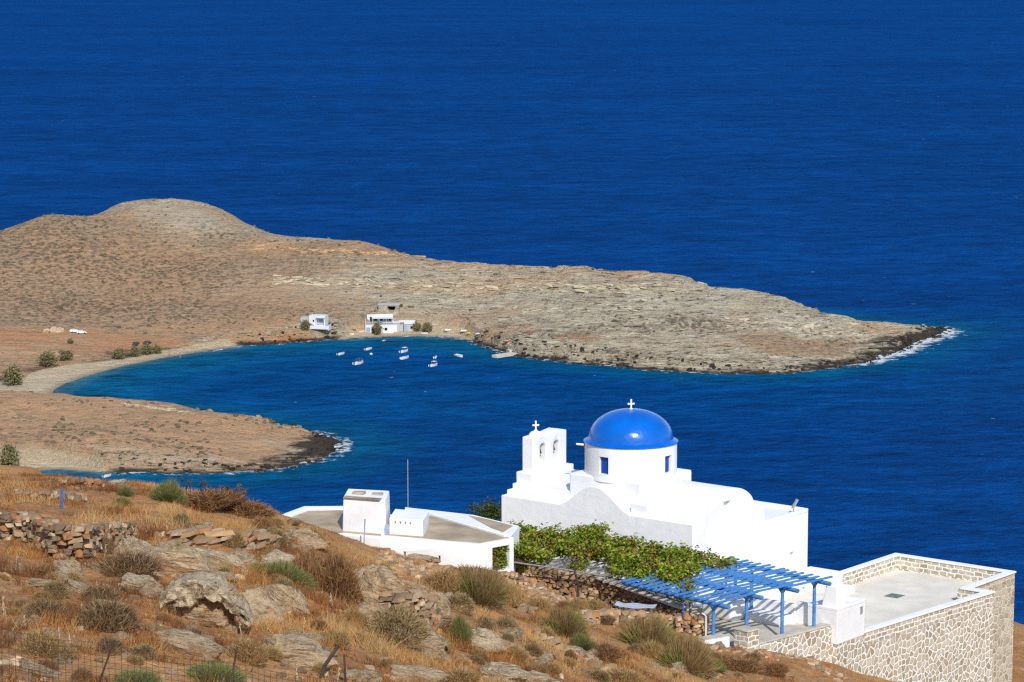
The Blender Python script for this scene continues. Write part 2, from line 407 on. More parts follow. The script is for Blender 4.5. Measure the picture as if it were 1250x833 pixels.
for p in hill_pts[:27] + hill_pts[-13:-7]:
    hill_pts += [(p[0] + .01 * p[0], p[1] + 14, max(p[2] - 4.5, .5)), (p[0] * 1.02, p[1] + 30, max(p[2] - 11, -1))]
hill_pts += [(x, y, z) for x, y, z in ((-420, 760, 22), (-300, 760, 14), (-420, 900, 26), (-300, 900, 14), (-300, 1000, 40), (-420, 1050, 46), (-200, 1100, 8), (-60, 1070, 4), (20, 1010, 5), (-420, 650, 20), (-250, 840, 6), (-250, 700, 6))]
hillf = RBF(hill_pts, .25)
SANDY = [(-150, 690), sea(0, 580), sea(40, 574), sea(75, 573), sea(120, 577), sea(100, 571.5), sea(60, 567), sea(0, 568)]
BEACH = [sea(66, 488), sea(66, 476), sea(80, 468), sea(110, 458), sea(150, 447), sea(200, 437), sea(250, 428.5), sea(285, 423.8), sea(278, 423.5), sea(250, 426), sea(200, 432), sea(120, 447), sea(60, 456), sea(20, 470), sea(0, 470), (-170, 850), (-170, 800)]
BEACH2 = [sea(425, 413.5), sea(470, 411), sea(510, 410), sea(555, 412), sea(570, 415), sea(560, 410), sea(510, 406.5), sea(470, 407), sea(430, 410.5)]
def hills_height(X, Y):
    ins = inside(X, Y, LAND); d = seg_dist(X, Y, LAND); d = np.where(ins, d, -d)
    jag = fbm(X / 9, Y / 9, 4, 31) * 3.2 + fbm(X / 2.5, Y / 2.5, 2, 33) * 1.1
    bw = 1 - smooth(0, 5, np.minimum(seg_dist(X, Y, BEACH) * ~inside(X, Y, BEACH), np.minimum(seg_dist(X, Y, BEACH2) * ~inside(X, Y, BEACH2), seg_dist(X, Y, SANDY) * ~inside(X, Y, SANDY))))
    dj = d + jag * (1 - bw) * smooth(14, 2, np.abs(d)) * .8
    H = hillf(X, Y)
    strata = fbm(X / 30 + Y / 60, Y / 9 - X / 50, 5, 5)           # ledges that run along the headland
    ledge = np.floor((H + strata * 3.2) / 2.0); fr = (H + strata * 3.2) / 2.0 - ledge
    terr = (ledge + smooth(.6, .95, fr)) * 2.0 - strata * 2.6
    rocky = smooth(-80, 0, X + (Y - 900) * .2) * smooth(-.35, .3, fbm(X / 40, Y / 40, 3, 9) + .35) * np.where(Y < 800, np.maximum(.12, 1.2 * np.exp(-((X + 54) / 13) ** 2 - ((Y - 727) / 12) ** 2)), 1)
    rocky = np.maximum(rocky, smooth(14, 4, d)) * (1 - bw)
    H2 = H + (terr - H) * .85 * rocky + fbm(X / 10, Y / 10, 5, 3) * (.6 * (1 - bw) * smooth(1, 12, d)) + fbm(X / 2.2, Y / 2.2, 3, 4) * .22 * (1 - bw * .8)
    prof_rock = np.where(dj > 0, 2.6 * smooth(0, 4.5, dj) + .42 * np.minimum(dj, 14) + 1.2 * np.maximum(dj - 14, 0), .5 * dj)
    prof_sand = np.where(d > 0, .10 * d, .08 * d)
    prof = prof_rock * (1 - bw) + prof_sand * bw
    Z = np.where(dj > -1, np.minimum(np.maximum(H2, .3), prof + fbm(X / 3, Y / 3, 3, 41) * .5 * (1 - bw) * smooth(-2, 3, dj)), prof)
    return np.maximum(Z, -6), d, bw, rocky
def grid_mesh(name, xs, ys, fn):
    X, Y = np.meshgrid(xs, ys); r = fn(X, Y); Z = r[0]
    v = np.stack([X, Y, Z], -1).reshape(-1, 3); nx, ny = len(xs), len(ys)
    i = (np.arange(ny - 1)[:, None] * nx + np.arange(nx - 1)[None, :]).ravel()
    me = mesh_arrays(name, v, quads=np.stack([i, i + 1, i + 1 + nx, i + nx], 1))
    me.polygons.foreach_set('use_smooth', np.ones(len(me.polygons), bool))
    return me, X, Y, r
xs = np.r_[np.arange(-420, -186, 6.), np.arange(-186, 144, .8)]; ys = np.r_[np.arange(640, 694, 4.), np.arange(694, 1060, .8), np.arange(1060, 1166, 4.)]
hm, HX, HY, (HZ, Hd, Hbw, Hrock) = grid_mesh('hills', xs, ys, hills_height)
road = smooth(5.5, 3.5, seg_dist(HX, HY, [(-230, 868), tuple(atz(0, 419, 4)[:2]), tuple(atz(100, 417, 4)[:2]), tuple(atz(170, 419, 4)[:2]), tuple(atz(240, 411, 4)[:2]), tuple(atz(330, 404, 4)[:2]), tuple(atz(420, 401.5, 4)[:2])], False) + fbm(HX / 6, HY / 6, 2, 77) * 2)
road2 = smooth(16, 7, seg_dist(HX, HY, [(-230, 890), tuple(atz(0, 411, 4)[:2]), tuple(atz(110, 410, 4)[:2]), tuple(atz(180, 412, 4)[:2])], False) + fbm(HX / 7, HY / 7, 3, 78) * 6)
setf(hm, np.clip(Hbw * smooth(-2, 1, Hd) + 0, 0, 1), 'sand'); setf(hm, Hrock, 'rocky'); setf(hm, np.maximum(road, road2 * .85), 'earth'); setf(hm, np.clip(Hd, -50, 400), 'shore')
def patch(L):
    o = np.zeros_like(HX)
    for px, py, Y, w, h, k in L:
        p = atY(px, py, Y); o = np.maximum(o, k * np.exp(-((HX - p[0]) / w) ** 2 - ((HY - p[1]) / h) ** 2))
    return o
wet_ = np.maximum(smooth(52, 8, np.hypot((HX - 124) , (HY - 915) * 1.3)) * 1.9, smooth(20, 4, np.hypot(HX + 43, HY - 729)) * 1.3)
setf(hm, .45 + wet_ + fbm(HX / 10, HY / 10, 3, 91) * .5, 'wet')
wb = fbm(HX / 14, HY / 14, 4, 61) * .5
orange = patch([(800, 341, 950, 16, 8, 1), (740, 335, 957, 20, 6, .8), (330, 305, 1003, 14, 9, 1), (250, 400, 915, 36, 14, .7), (120, 360, 950, 30, 12, .35), (600, 333, 973, 34, 6, .8), (445, 303, 1004, 12, 5, .8), (20, 430, 872, 40, 18, .9), (150, 340, 965, 60, 40, .5), (640, 345, 955, 60, 7, .6), (520, 330, 975, 40, 6, .6), (560, 385, 925, 14, 9, .5), (620, 408, 905, 10, 8, .7), (60, 340, 965, 20, 9, .4), (1080, 402, 912, 8, 5, .8), (730, 425, 878, 16, 7, .5), (150, 530, 716, 70, 34, 1), (300, 520, 738, 44, 18, .9), (30, 500, 750, 50, 34, 1)])
grey = patch([(205, 262, 1035, 17, 12, 1), (255, 275, 1020, 18, 14, .9), (330, 300, 1000, 10, 8, .3), (390, 296, 1012, 16, 8, .9), (480, 345, 960, 40, 16, .9), (860, 372, 915, 34, 14, .9), (720, 370, 925, 40, 14, .7), (980, 400, 905, 30, 14, .9), (230, 566, 701, 26, 3.5, .8), (355, 545, 722, 10, 7, .9), (600, 370, 938, 40, 12, .7)])
scrub = patch([(60, 310, 985, 46, 26, 1), (100, 372, 938, 50, 22, .9), (20, 285, 1005, 24, 14, 1), (210, 330, 975, 30, 20, .9), (240, 375, 938, 26, 14, .6), (835, 393, 895, 18, 8, 1), (790, 400, 890, 14, 7, .8), (40, 540, 712, 22, 10, .6), (700, 408, 888, 20, 7, .5), (270, 285, 1012, 12, 12, .8)])
setf(hm, np.clip(orange + wb * (orange > .1), 0, 1), 'orange'); setf(hm, np.clip(grey + wb * (grey > .1), 0, 1), 'grey'); setf(hm, np.clip(scrub + wb * (scrub > .1), 0, 1), 'scrub')
# material of the hills
m, t, b = newmat('hill_ground'); N = NT(t); P = N.pos()
wn = N.n('ShaderNodeTexNoise'); N.l(P, wn.inputs['Vector']); wn.inputs['Scale'].default_value = .045; wn.inputs['Detail'].default_value = 3
wv1 = N.n('ShaderNodeVectorMath', operation='SUBTRACT'); N.l(wn.outputs['Color'], wv1.inputs[0]); wv1.inputs[1].default_value = (.5, .5, .5)
wv2 = N.n('ShaderNodeVectorMath', operation='MULTIPLY'); N.l(wv1.outputs[0], wv2.inputs[0]); wv2.inputs[1].default_value = (26, 26, 2)
wv3 = N.n('ShaderNodeVectorMath', operation='ADD'); N.l(P, wv3.inputs[0]); N.l(wv2.outputs[0], wv3.inputs[1]); WP = wv3.outputs[0]
n1 = N.noise(N.pos((1, 1, 1)), .035, 5); n2 = N.noise(P, .28, 5, .65); n3 = N.noise(P, 1.3, 3)
stv = N.noise(N.pos((.075, .24, 1.3), (0, 0, R(-9)), WP), 1.0, 7, .72)
stf = N.noise(N.pos((.24, .6, 2.5), (0, 0, R(-9)), WP), 1.0, 4, .7)
soil = N.mix(N.ramp(n1, .35, .65), (.47, .28, .145), (.40, .285, .175))
soil = N.mix(N.ramp(n2, .42, .7, 0, .8), soil, (.25, .17, .105))
rock = N.mix(N.ramp(stv, .36, .66), (.36, .30, .20), (.66, .565, .40))
rock = N.mix(N.ramp(n1, .52, .68, 0, .8), rock, (.44, .29, .17))
rock = N.mix(N.ramp(stf, .56, .66, 0, .85), rock, (.085, .07, .05))
rk = N.attr('rocky').outputs['Fac']
rkm = N.ramp(N.math('ADD', rk, N.math('MULTIPLY', N.math('SUBTRACT', n2, .5), 1.0)), .35, .62)
c = N.mix(rkm, soil, rock)
vs_ = N.n('ShaderNodeTexVoronoi'); N.l(N.pos((1, 1, .3)), vs_.inputs['Vector']); vs_.inputs['Scale'].default_value = .55; vs_.inputs['Randomness'].default_value = 1
spk = N.math('MULTIPLY', N.ramp(vs_.outputs['Distance'], .28, .46, 1, 0), N.math('MULTIPLY', N.ramp(n1, .40, .56, .25, 1), N.ramp(rkm, 0, 1, .8, .25)))
c = N.mix(N.math('MULTIPLY', spk, .7), c, (.115, .085, .06))
pv = N.n('ShaderNodeTexVoronoi'); N.l(P, pv.inputs['Vector']); pv.inputs['Scale'].default_value = .33
c = N.mix(N.ramp(pv.outputs['Distance'], .10, .2, .7, 0), c, (.52, .47, .38))
c = N.mix(N.math('MULTIPLY', N.attr('grey').outputs['Fac'], .8), c, N.mix(N.ramp(stv, .36, .64), (.36, .32, .225), (.64, .57, .42)))
c = N.mix(N.math('MULTIPLY', N.attr('orange').outputs['Fac'], N.ramp(stv, .3, .65, .95, .6)), c, N.mix(N.ramp(n2, .35, .65), (.60, .33, .165), (.50, .31, .165)))
c = N.mix(N.math('MULTIPLY', N.math('MULTIPLY', N.attr('scrub').outputs['Fac'], N.ramp(vs_.outputs['Distance'], .3, .6, 1, .1)), .75), c, (.13, .095, .065))
crack = N.noise(N.pos((.10, .36, 2.0), (0, 0, R(-7)), WP), 1.3, 5, .7)
c = N.mix(N.math('MULTIPLY', N.ramp(crack, .565, .61), N.math('MULTIPLY', rkm, .9)), c, (.06, .048, .035))  # shadow in joints and under ledges, painted as dark lines on the rock
er = N.attr('earth').outputs['Fac']
c = N.mix(N.math('MULTIPLY', er, N.ramp(n2, .3, .6, 1, .75)), c, N.mix(N.ramp(n1, .4, .6), (.50, .235, .105), (.50, .30, .16)))
sn = N.attr('sand').outputs['Fac']
c = N.mix(N.ramp(N.math('ADD', sn, N.math('MULTIPLY', N.math('SUBTRACT', n2, .5), .5)), .35, .65), c, N.mix(N.ramp(n3, .3, .7), (.53, .41, .255), (.60, .48, .315)))
sep = N.n('ShaderNodeSeparateXYZ'); N.l(P, sep.inputs[0])
wet = N.math('MULTIPLY', N.ramp(N.math('SUBTRACT', N.math('ADD', sep.outputs[2], N.math('MULTIPLY', N.math('SUBTRACT', stv, .5), 4.0)), N.attr('wet').outputs['Fac']), -.3, .7, 1, 0), N.math('SUBTRACT', 1., sn, True))
c = N.mix(N.math('MULTIPLY', wet, .92), c, (.022, .018, .015))
wets = N.math('MULTIPLY', N.ramp(sep.outputs[2], .05, .3, 1, 0), sn)
c = N.mix(N.math('MULTIPLY', wets, .6), c, (.22, .17, .11))
N.l(c, b.inputs['Base Color'])
N.bump(N.math('ADD', N.math('MULTIPLY', stv, 1.6), N.math('ADD', n2, N.math('MULTIPLY', n3, .5))), 1.3, b)
MAT['hill_ground'] = m; hm.materials.append(m)
ho = bpy.data.objects.new('hills', hm); COL.objects.link(ho); tag(ho, 'dry tan headland and near point around the blue bay', 'hills', kind='structure')
from bisect import bisect
def hz(x, y):
    i = min(max(bisect(xs.tolist(), x) - 1, 0), len(xs) - 2); j = min(max(bisect(ys.tolist(), y) - 1, 0), len(ys) - 2)
    fx = (x - xs[i]) / (xs[i + 1] - xs[i]); fy = (y - ys[j]) / (ys[j + 1] - ys[j])
    return float((HZ[j, i] * (1 - fx) + HZ[j, i + 1] * fx) * (1 - fy) + (HZ[j + 1, i] * (1 - fx) + HZ[j + 1, i + 1] * fx) * fy)
def far_hit(px, py):
    r = ray(px, py); Y = 690.
    while Y < 1150:
        p = np.array([0, 0, CH]) + r * (Y / r[1])
        if p[2] < max(hz(p[0], p[1]), 0): return p
        Y += .5
    return atz(px, py, 0)

# ---- the sea
sx = np.r_[-60000, -20000, -6000, -2500, -1200, np.arange(-700, -190, 15.), np.arange(-190, 170, 1.6), np.arange(170, 400, 15.), 700, 1500, 4000, 12000, 60000]
sy = np.r_[-3000, 0, 300, 450, np.arange(520, 660, 8.), np.arange(660, 980, 1.6), np.arange(980, 1300, 12.), 1500, 1900, 2600, 4000, 8000, 20000, 90000]
def seaz(X, Y): return (np.zeros_like(X),)
sm, SX, SY, _ = grid_mesh('sea', sx, sy, seaz)
ins = inside(SX, SY, LAND); dS = seg_dist(SX, SY, LAND); dS = np.where(ins, -dS, dS)
sandS = np.minimum(seg_dist(SX, SY, [p for p in BEACH[:8]], False), np.minimum(seg_dist(SX, SY, BEACH2[:4], False), seg_dist(SX, SY, SANDY[1:5], False)))
bayc = atz(250, 480, 0); bayf = smooth(150, 40, np.hypot(SX - bayc[0], (SY - bayc[1]) * 1.0))
bayf = np.maximum(bayf, smooth(130, 20, np.hypot(SX + 95, SY - 690))); bayf = np.maximum(bayf, .55 * smooth(110, 20, dS))
bayf = np.where(SY > 990, 0, bayf)
setf(sm, np.clip(dS, -20, 300), 'dist'); setf(sm, np.clip(sandS, 0, 300), 'sanddist'); setf(sm, bayf, 'bay')
expo = np.maximum(smooth(70, 25, np.hypot(SX - sea(1120, 430)[0], SY - 905)), smooth(32, 14, np.hypot(SX - sea(410, 548)[0], SY - 728)))
expo = np.maximum(expo, .28); expo = np.where((SY < 760) & (SX > -95), np.minimum(expo, .55), expo); expo = np.where(SX < -95, .12, expo); setf(sm, expo, 'surf')
m, t, b = newmat('sea_water'); N = NT(t); P = N.pos()
big = N.noise(N.pos((.35, 1, 1)), .012, 4); mid = N.noise(N.pos((.8, 1.0, 1), (0, 0, R(6))), .10, 4, .6)
wv = N.noise(N.pos((.8, 1, 1), (0, 0, R(-16))), .24, 7, .72); wl = N.noise(N.pos((.75, 1, 1), (0, 0, R(-18))), .075, 4, .6); rp = N.noise(N.pos((.9, 1, 1), (0, 0, R(4))), 1.5, 3, .65)
deep = N.mix(N.ramp(big, .35, .65), (.0001, .0510, .214), (.0001, .0605, .248))
bay = N.mix(N.ramp(big, .4, .6), (.0002, .068, .235), (.0002, .084, .270))
d_ = N.attr('dist').outputs['Fac']; sd_ = N.attr('sanddist').outputs['Fac']
c = N.mix(N.attr('bay').outputs['Fac'], deep, bay)
wob = N.math('MULTIPLY', N.math('SUBTRACT', N.noise(P, .06, 4), .5), 30.)
c = N.mix(N.ramp(N.math('ADD', sd_, wob), 4, 48, .55, 0), c, (.006, .16, .30))
c = N.mix(N.ramp(N.math('ADD', sd_, N.math('MULTIPLY', wob, .25)), 0, 7, .9, 0), c, (.16, .24, .25))
c = N.mix(N.ramp(N.math('ADD', d_, N.math('MULTIPLY', wob, .4)), 0, 26, .62, 0), c, (.003, .13, .205))
weed = N.math('MULTIPLY', N.ramp(N.noise(N.pos((.5, 1, 1), (0, 0, R(18))), .09, 4), .56, .62), N.ramp(N.math('ABSOLUTE', N.math('SUBTRACT', sd_, 9.)), 2, 9, .75, 0))
c = N.mix(weed, c, (.006, .022, .05))
# wave light and shade put into the colour: troughs darker, crests lighter
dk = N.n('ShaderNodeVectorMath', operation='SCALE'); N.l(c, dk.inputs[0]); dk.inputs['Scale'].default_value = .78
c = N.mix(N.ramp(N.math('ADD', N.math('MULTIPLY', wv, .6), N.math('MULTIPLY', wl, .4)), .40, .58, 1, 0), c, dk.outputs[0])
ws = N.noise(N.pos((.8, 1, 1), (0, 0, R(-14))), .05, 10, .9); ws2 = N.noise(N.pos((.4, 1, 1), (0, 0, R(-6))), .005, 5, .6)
vs2 = N.n('ShaderNodeVectorMath', operation='SCALE'); N.l(c, vs2.inputs[0]); N.l(N.math('MULTIPLY', N.ramp(ws, .36, .64, .58, 1.36), N.ramp(ws2, .35, .65, .93, 1.07)), vs2.inputs['Scale']); c = vs2.outputs[0]  # light and dark of ripples and wave groups multiplied into the colour
su = N.attr('surf').outputs['Fac']
fn = N.noise(P, .35, 5, .7)
fm = N.math('MULTIPLY', N.ramp(N.math('SUBTRACT', N.math('ADD', N.math('MULTIPLY', su, 6.5), N.math('MULTIPLY', N.math('SUBTRACT', fn, .53), 24.)), d_), 0, 3.), N.ramp(su, .1, .3))
cap_n = N.noise(N.pos((.35, 1, 1)), .55, 2); cap_b = N.noise(P, .019, 2)
cp = N.math('MULTIPLY', N.ramp(cap_n, .755, .78), N.ramp(cap_b, .54, .58)); fm = N.math('MAXIMUM', fm, cp)
c = N.mix(N.math('MULTIPLY', fm, .9), c, (.75, .79, .80))
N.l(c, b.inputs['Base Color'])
b.inputs['Roughness'].default_value = .35; b.inputs['IOR'].default_value = 1.33; b.inputs['Specular IOR Level'].default_value = .03
h = N.math('ADD', N.math('MULTIPLY', wv, 1.5), N.math('ADD', N.math('MULTIPLY', wl, 6.), N.math('ADD', N.math('MULTIPLY', rp, .42), N.math('MULTIPLY', mid, 1.2))))
N.bump(h, 1.0, b)
df = N.n('ShaderNodeBsdfDiffuse'); N.l(c, df.inputs['Color']); gl = N.n('ShaderNodeBsdfGlossy'); gl.inputs['Roughness'].default_value = .25
bn = b.inputs['Normal'].links[0].from_socket; N.l(bn, df.inputs['Normal']); N.l(bn, gl.inputs['Normal'])
ms = N.n('ShaderNodeMixShader'); ms.inputs[0].default_value = .012; N.l(df.outputs[0], ms.inputs[1]); N.l(gl.outputs[0], ms.inputs[2]); N.l(ms.outputs[0], t.nodes['Material Output'].inputs[0])
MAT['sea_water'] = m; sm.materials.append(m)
seo = bpy.data.objects.new('sea', sm); COL.objects.link(seo); tag(seo, 'deep blue rippled sea, paler in the bay', 'sea', kind='structure')

# ---- near hillside
wall_A, wall_B, wall_C, wall_D = C(587, 681, -1.4), C(640, 687, -1.5), C(735, 705.5, -1.6), C(832, 740.6, -2.2)
gp = at3([(0, 833, 62), (300, 833, 66), (600, 833, 86), (800, 833, 112), (930, 833, 138), (1000, 833, 149), (0, 900, 52), (500, 950, 58), (900, 950, 85), (1200, 1000, 105), (-300, 833, 58), (-300, 650, 98),
    (0, 760, 72), (250, 760, 79), (500, 760, 98), (700, 760, 141), (700, 790, 128), (820, 800, 146), (880, 815, 148),
    (0, 700, 88), (160, 700, 92), (300, 700, 97), (430, 700, 117), (520, 722, 133), (600, 722, 151), (690, 737, 161),
    (0, 650, 101), (150, 650, 106), (300, 650, 114), (388, 664, 163), (365, 650, 162.5), (345, 638, 162), (440, 677, 161), (470, 677, 162), (520, 690, 161), (582, 699, 160.5), (410, 690, 128),
    (0, 600, 132), (130, 600, 136), (250, 605, 140), (325, 624, 158), (0, 580, 152), (90, 588, 152), (150, 596, 151), (240, 608, 150), (-300, 600, 130), (-300, 560, 160),
    (780, 757, 157.5), (830, 778, 154.5), (870, 795, 153), (920, 795, 157), (985, 806, 154), (1022, 830, 153.5), (1070, 845, 154), (1243, 757, 206), (1245, 800, 198), (1246, 833, 190), (1210, 875, 167), (1160, 862, 160), (1110, 850, 156.5), (1250, 900, 168), (1320, 800, 205)])
gp += [(x, y, z) for x, y, z in ((-2, 188, 93.4), (-5, 175, 95), (-12, 172, 95.5), (5, 190, 91.5), (15, 195, 88), (27, 190, 83.5), (25, 180, 85), (-25, 178, 93.5), (-45, 185, 91), (-30, 200, 82), (0, 205, 86), (25, 210, 79), (45, 205, 78), (-40, 260, 66), (0, 260, 62), (50, 260, 56), (-40, 330, 44), (30, 330, 36), (-60, 420, 25), (40, 420, 16), (-80, 520, 9), (40, 500, 1), (-110, 600, 4), (-60, 600, -4), (30, 600, -8), (-120, 690, 1.5), (-300, 300, 90), (-300, 500, 60), (200, 300, 20), (200, 150, 70), (200, 500, -20), (60, 60, 106), (-80, 60, 125), (-420, 640, 40), (100, 100, 88))]
gr_f = RBF(gp, .5)
foot = []
def L2(u, v): return CHF.xy(u, v)
patio_poly = [tuple(wall_A[:2]), tuple(wall_B[:2]), tuple(wall_C[:2]), tuple(wall_D[:2]), tuple(C(858, 752, -2.2)[:2]), L2(9.0, -12.2), L2(9.5, -10.5), L2(9.3, -8.9), L2(9.7, -8.4), L2(10.6, -2.2), L2(8.5, -2.1), L2(0, -2.1), L2(0, .4), L2(-14.4, .4), tuple(wall_A[:2])]
foot.append((patio_poly, OZ - 4.7))
foot.append(([L2(0, -2.3), L2(8.6, -2.3), L2(11.0, -2), L2(11.9, 13.6), L2(10.3, 14), L2(10.2, 19.6), L2(1, 19.6), L2(0, 12.4), L2(-14, 12), L2(-14, .3), L2(0, .3)], OZ - 6.6))
def ground_height(X, Y):
    H = gr_f(X, Y)
    near = smooth(260, 200, Y)
    H = H + near * (fbm(X / 5.5, Y / 5.5, 4, 51) * (.60 - .40 * smooth(110, 140, Y)) + fbm(X / 1.3, Y / 1.3, 3, 52) * .16) + (1 - near) * fbm(X / 25, Y / 25, 4, 53) * 2
    for poly, zf in foot:
        H = np.where(inside(X, Y, poly), np.minimum(H, zf), H)
    H = np.where((Y > 560), np.minimum(H, (700 - Y) * .3 + np.where(X < -150, 12, 0)), H)
    return (np.maximum(H, -8),)
gx = np.r_[np.arange(-420, -34, 8.), np.arange(-34, 44, .25), np.arange(44, 240, 8.)]; gy = np.r_[np.arange(20, 50, 2.), np.arange(50, 200, .25), np.arange(200, 260, 2.), np.arange(260, 700, 6.)]
gm, GX, GY, (GZ,) = grid_mesh('hillside', gx, gy, ground_height)
gxl, gyl = gx.tolist(), gy.tolist()
def gzv(x, y):
    x = np.asarray(x, float); y = np.asarray(y, float)
    i = np.clip(np.searchsorted(gx, x) - 1, 0, len(gx) - 2); j = np.clip(np.searchsorted(gy, y) - 1, 0, len(gy) - 2)
    fx = (x - gx[i]) / (gx[i + 1] - gx[i]); fy = (y - gy[j]) / (gy[j + 1] - gy[j])
    return (GZ[j, i] * (1 - fx) + GZ[j, i + 1] * fx) * (1 - fy) + (GZ[j + 1, i] * (1 - fx) + GZ[j + 1, i + 1] * fx) * fy
def hit(px, py):
    r = ray(px, py); Ys = np.arange(50, 205, .1); P_ = np.array([0, 0, CH])[None] + r[None] * (Ys / r[1])[:, None]
    k = np.nonzero(P_[:, 2] < gzv(P_[:, 0], P_[:, 1]))[0]
    return P_[k[0]] if len(k) else P_[-1]
m, t, b = newmat('hillside_ground'); N = NT(t); P = N.pos()
n1 = N.noise(P, .16, 5, .6); n2 = N.noise(P, 1.1, 5, .7); n3 = N.noise(P, 6., 4, .7)
c = N.mix(N.ramp(n1, .38, .62), (.34, .155, .056), (.48, .245, .092))
c = N.mix(N.ramp(n2, .5, .66, 0, .7), c, (.19, .105, .052))
c = N.mix(N.ramp(n3, .5, .7, 0, .7), c, (.44, .29, .15))
c = N.mix(N.ramp(N.noise(P, .75, 5, .6), .64, .7, 0, .7), c, (.42, .37, .28))
N.l(c, b.inputs['Base Color']); N.bump(N.math('ADD', n2, N.math('MULTIPLY', n3, .5)), .22, b)
MAT['hillside_ground'] = m; gm.materials.append(m)
go = bpy.data.objects.new('hillside', gm); COL.objects.link(go); tag(go, 'dry brown hillside sloping down to the church', 'hillside', kind='structure')

# ================================================================== THE CHURCH
church = empty('church', CHF.p(-7.2, 3.8, -5.8), -R(38), 'whitewashed chapel with a blue dome and a belfry above the sea', 'church')
def cbox(name, ext, mat, parent, bevel=.05, **k):
    mb = MB()
    for e in (ext if isinstance(ext[0], (tuple, list)) else [ext]): CHF.box(mb, *e)
    return build(name, mb, mat, parent, bevel=bevel, **k)
cbox('nave', (-14.4, 0, 0, 7.7, -6.8, 0), 'whitewash', church, .07)
cbox('roof_step', [(-14.35, -9.95, .5, 7.3, -.3, .28), (-14.3, -10, 1.0, 6.9, -.2, .6)], 'whitewash', church, .06)
cbox('roof_step', [(-4.75, -.12, .55, 7.2, -.3, .26), (-4.8, -3.55, .35, 1.6, -.2, .62)], 'whitewash', church, .06)
def vault(name, axis, a0, a1, c0, hw, z0, rise, parent, flare=0., n=28):
    prof = []
    for i in range(n + 1):
        th = math.pi * i / n; prof.append((-math.cos(th) * hw, z0 + math.sin(th) * rise))
    if flare:      # arch that sweeps out into the parapet on both sides
        W = hw * (1 + flare); prof = []
        for i in range(n + 1):
            x = -1 + 2 * i / n; h = (math.cos(math.pi * x) * .5 + .5)
            prof.append((x * W, z0 + rise * (h ** .8)))
    prof = [(prof[0][0], z0 - .6)] + prof + [(prof[-1][0], z0 - .6)]
    k = len(prof); mb = MB(); vs = []
    for a in (a0, a1):
        for x, z in prof:
            vs.append(CHF.p(a, c0 + x, z) if axis == 'u' else CHF.p(c0 + x, a, z))
    fs = [tuple(range(k)), tuple(range(2 * k - 1, k - 1, -1))] + [(i, k + i, k + (i + 1) % k, (i + 1) % k) for i in range(k)]
    mb.add(vs, fs); bm = None
    o = build(name, mb, 'whitewash', parent)
    b_ = bmesh.new(); b_.from_mesh(o.data); bmesh.ops.recalc_face_normals(b_, faces=b_.faces); b_.to_mesh(o.data); b_.free()
    o.data.polygons.foreach_set('use_smooth', np.ones(len(o.data.polygons), bool)); o.data.set_sharp_from_angle(angle=R(40))
    bv = o.modifiers.new('edge', 'BEVEL'); bv.width = .05; bv.segments = 2; bv.limit_method = 'ANGLE'; bv.angle_limit = R(50)
    return o
vault('lunette', 'v', -.004, 1.5, -7.25, 2.3, -.02, 1.42, church, flare=.16, n=40)
vault('vault_roof', 'u', -5.2, .004, 3.8, 2.75, -.05, 1.6, church)
vault('vault_roof', 'u', -13.6, -9.6, 3.8, 2.5, .1, 1.0, church)
east = bpy.data.objects['vault_roof']
mb = MB(); CHF.box(mb, -.35, .3, 3.2, 3.95, .22, .82); cut(east, mb)
cube = cbox('drum_base', (-9.98, -4.62, 1.12, 6.55, -.4, 1.75), 'whitewash', church, .12, seg=3)
DC = CHF.p(-7.3, 3.82, 0)
drum = MB().lathe(DC, [(2.82, 1.5), (2.82, 3.60), (2.86, 3.63)], 96)
drum = build('drum', drum, 'whitewash', church, smooth_=True)
mb = MB()
for az in (0, 90, 180, 270):
    a = R(az) - 0.0
    f = Frame(DC, R(38) + a); f.box(mb, -.34, .34, 2.45, 3.2, 1.98, 3.04)
cut(drum, mb); drum.data.set_sharp_from_angle(angle=R(40))
for az in (0, 90, 180, 270):
    f = Frame(DC, R(38) + R(az)); mb = MB(); f.box(mb, -.335, .335, 2.40, 2.60, 1.985, 3.035)
    w = build('window', mb, 'window_blue', drum)
prof = [(2.84, 3.61), (2.89, 3.63), (2.90, 3.67), (2.86, 3.70), (2.72, 3.76), (2.60, 3.84)]
for i in range(1, 17):
    th = math.pi / 2 * i / 16; prof.append((2.58 * math.cos(th) ** .96 + .001, 3.86 + 1.76 * math.sin(th)))
build('dome', MB().lathe(DC, prof, 96), 'dome_blue', church, smooth_=True)
def cross(name, base, az, h, w, parent):
    f = Frame(base, az); mb = MB(); t_ = h * .15
    f.box(mb, -t_ / 2, t_ / 2, -t_ / 2, t_ / 2, 0, h); f.box(mb, -t_ / 2 - .002, t_ / 2 + .002, -w / 2, w / 2, h * .52, h * .52 + t_)
    for v, z in ((0, h), (-w / 2, h * .52 + t_ / 2), (w / 2, h * .52 + t_ / 2)):
        c_ = f.p(0, v, z); mb.lathe((c_[0], c_[1], c_[2] - t_ * .8), [(.01, 0), (t_ * .7, t_ * .35), (t_ * .8, t_ * .8), (t_ * .7, t_ * 1.25), (.01, t_ * 1.6)], 10)
    mb.lathe(base - np.array([0, 0, .04]), [(t_ * 1.6, 0), (t_ * 1.3, h * .1), (t_ * .7, h * .2)], 12)
    return build(name, mb, 'whitewash', parent, smooth_=True)
cross('dome_cross', DC + np.array([0, 0, 5.60]), R(76), .56, .34, church)
f = Frame(DC, R(38)); mb = MB().tube(f.p(-2.1, -2.0, 3.45), f.p(-2.45, -2.3, 3.5), .07, .06); build('rain_spout', mb, 'whitewash', church)
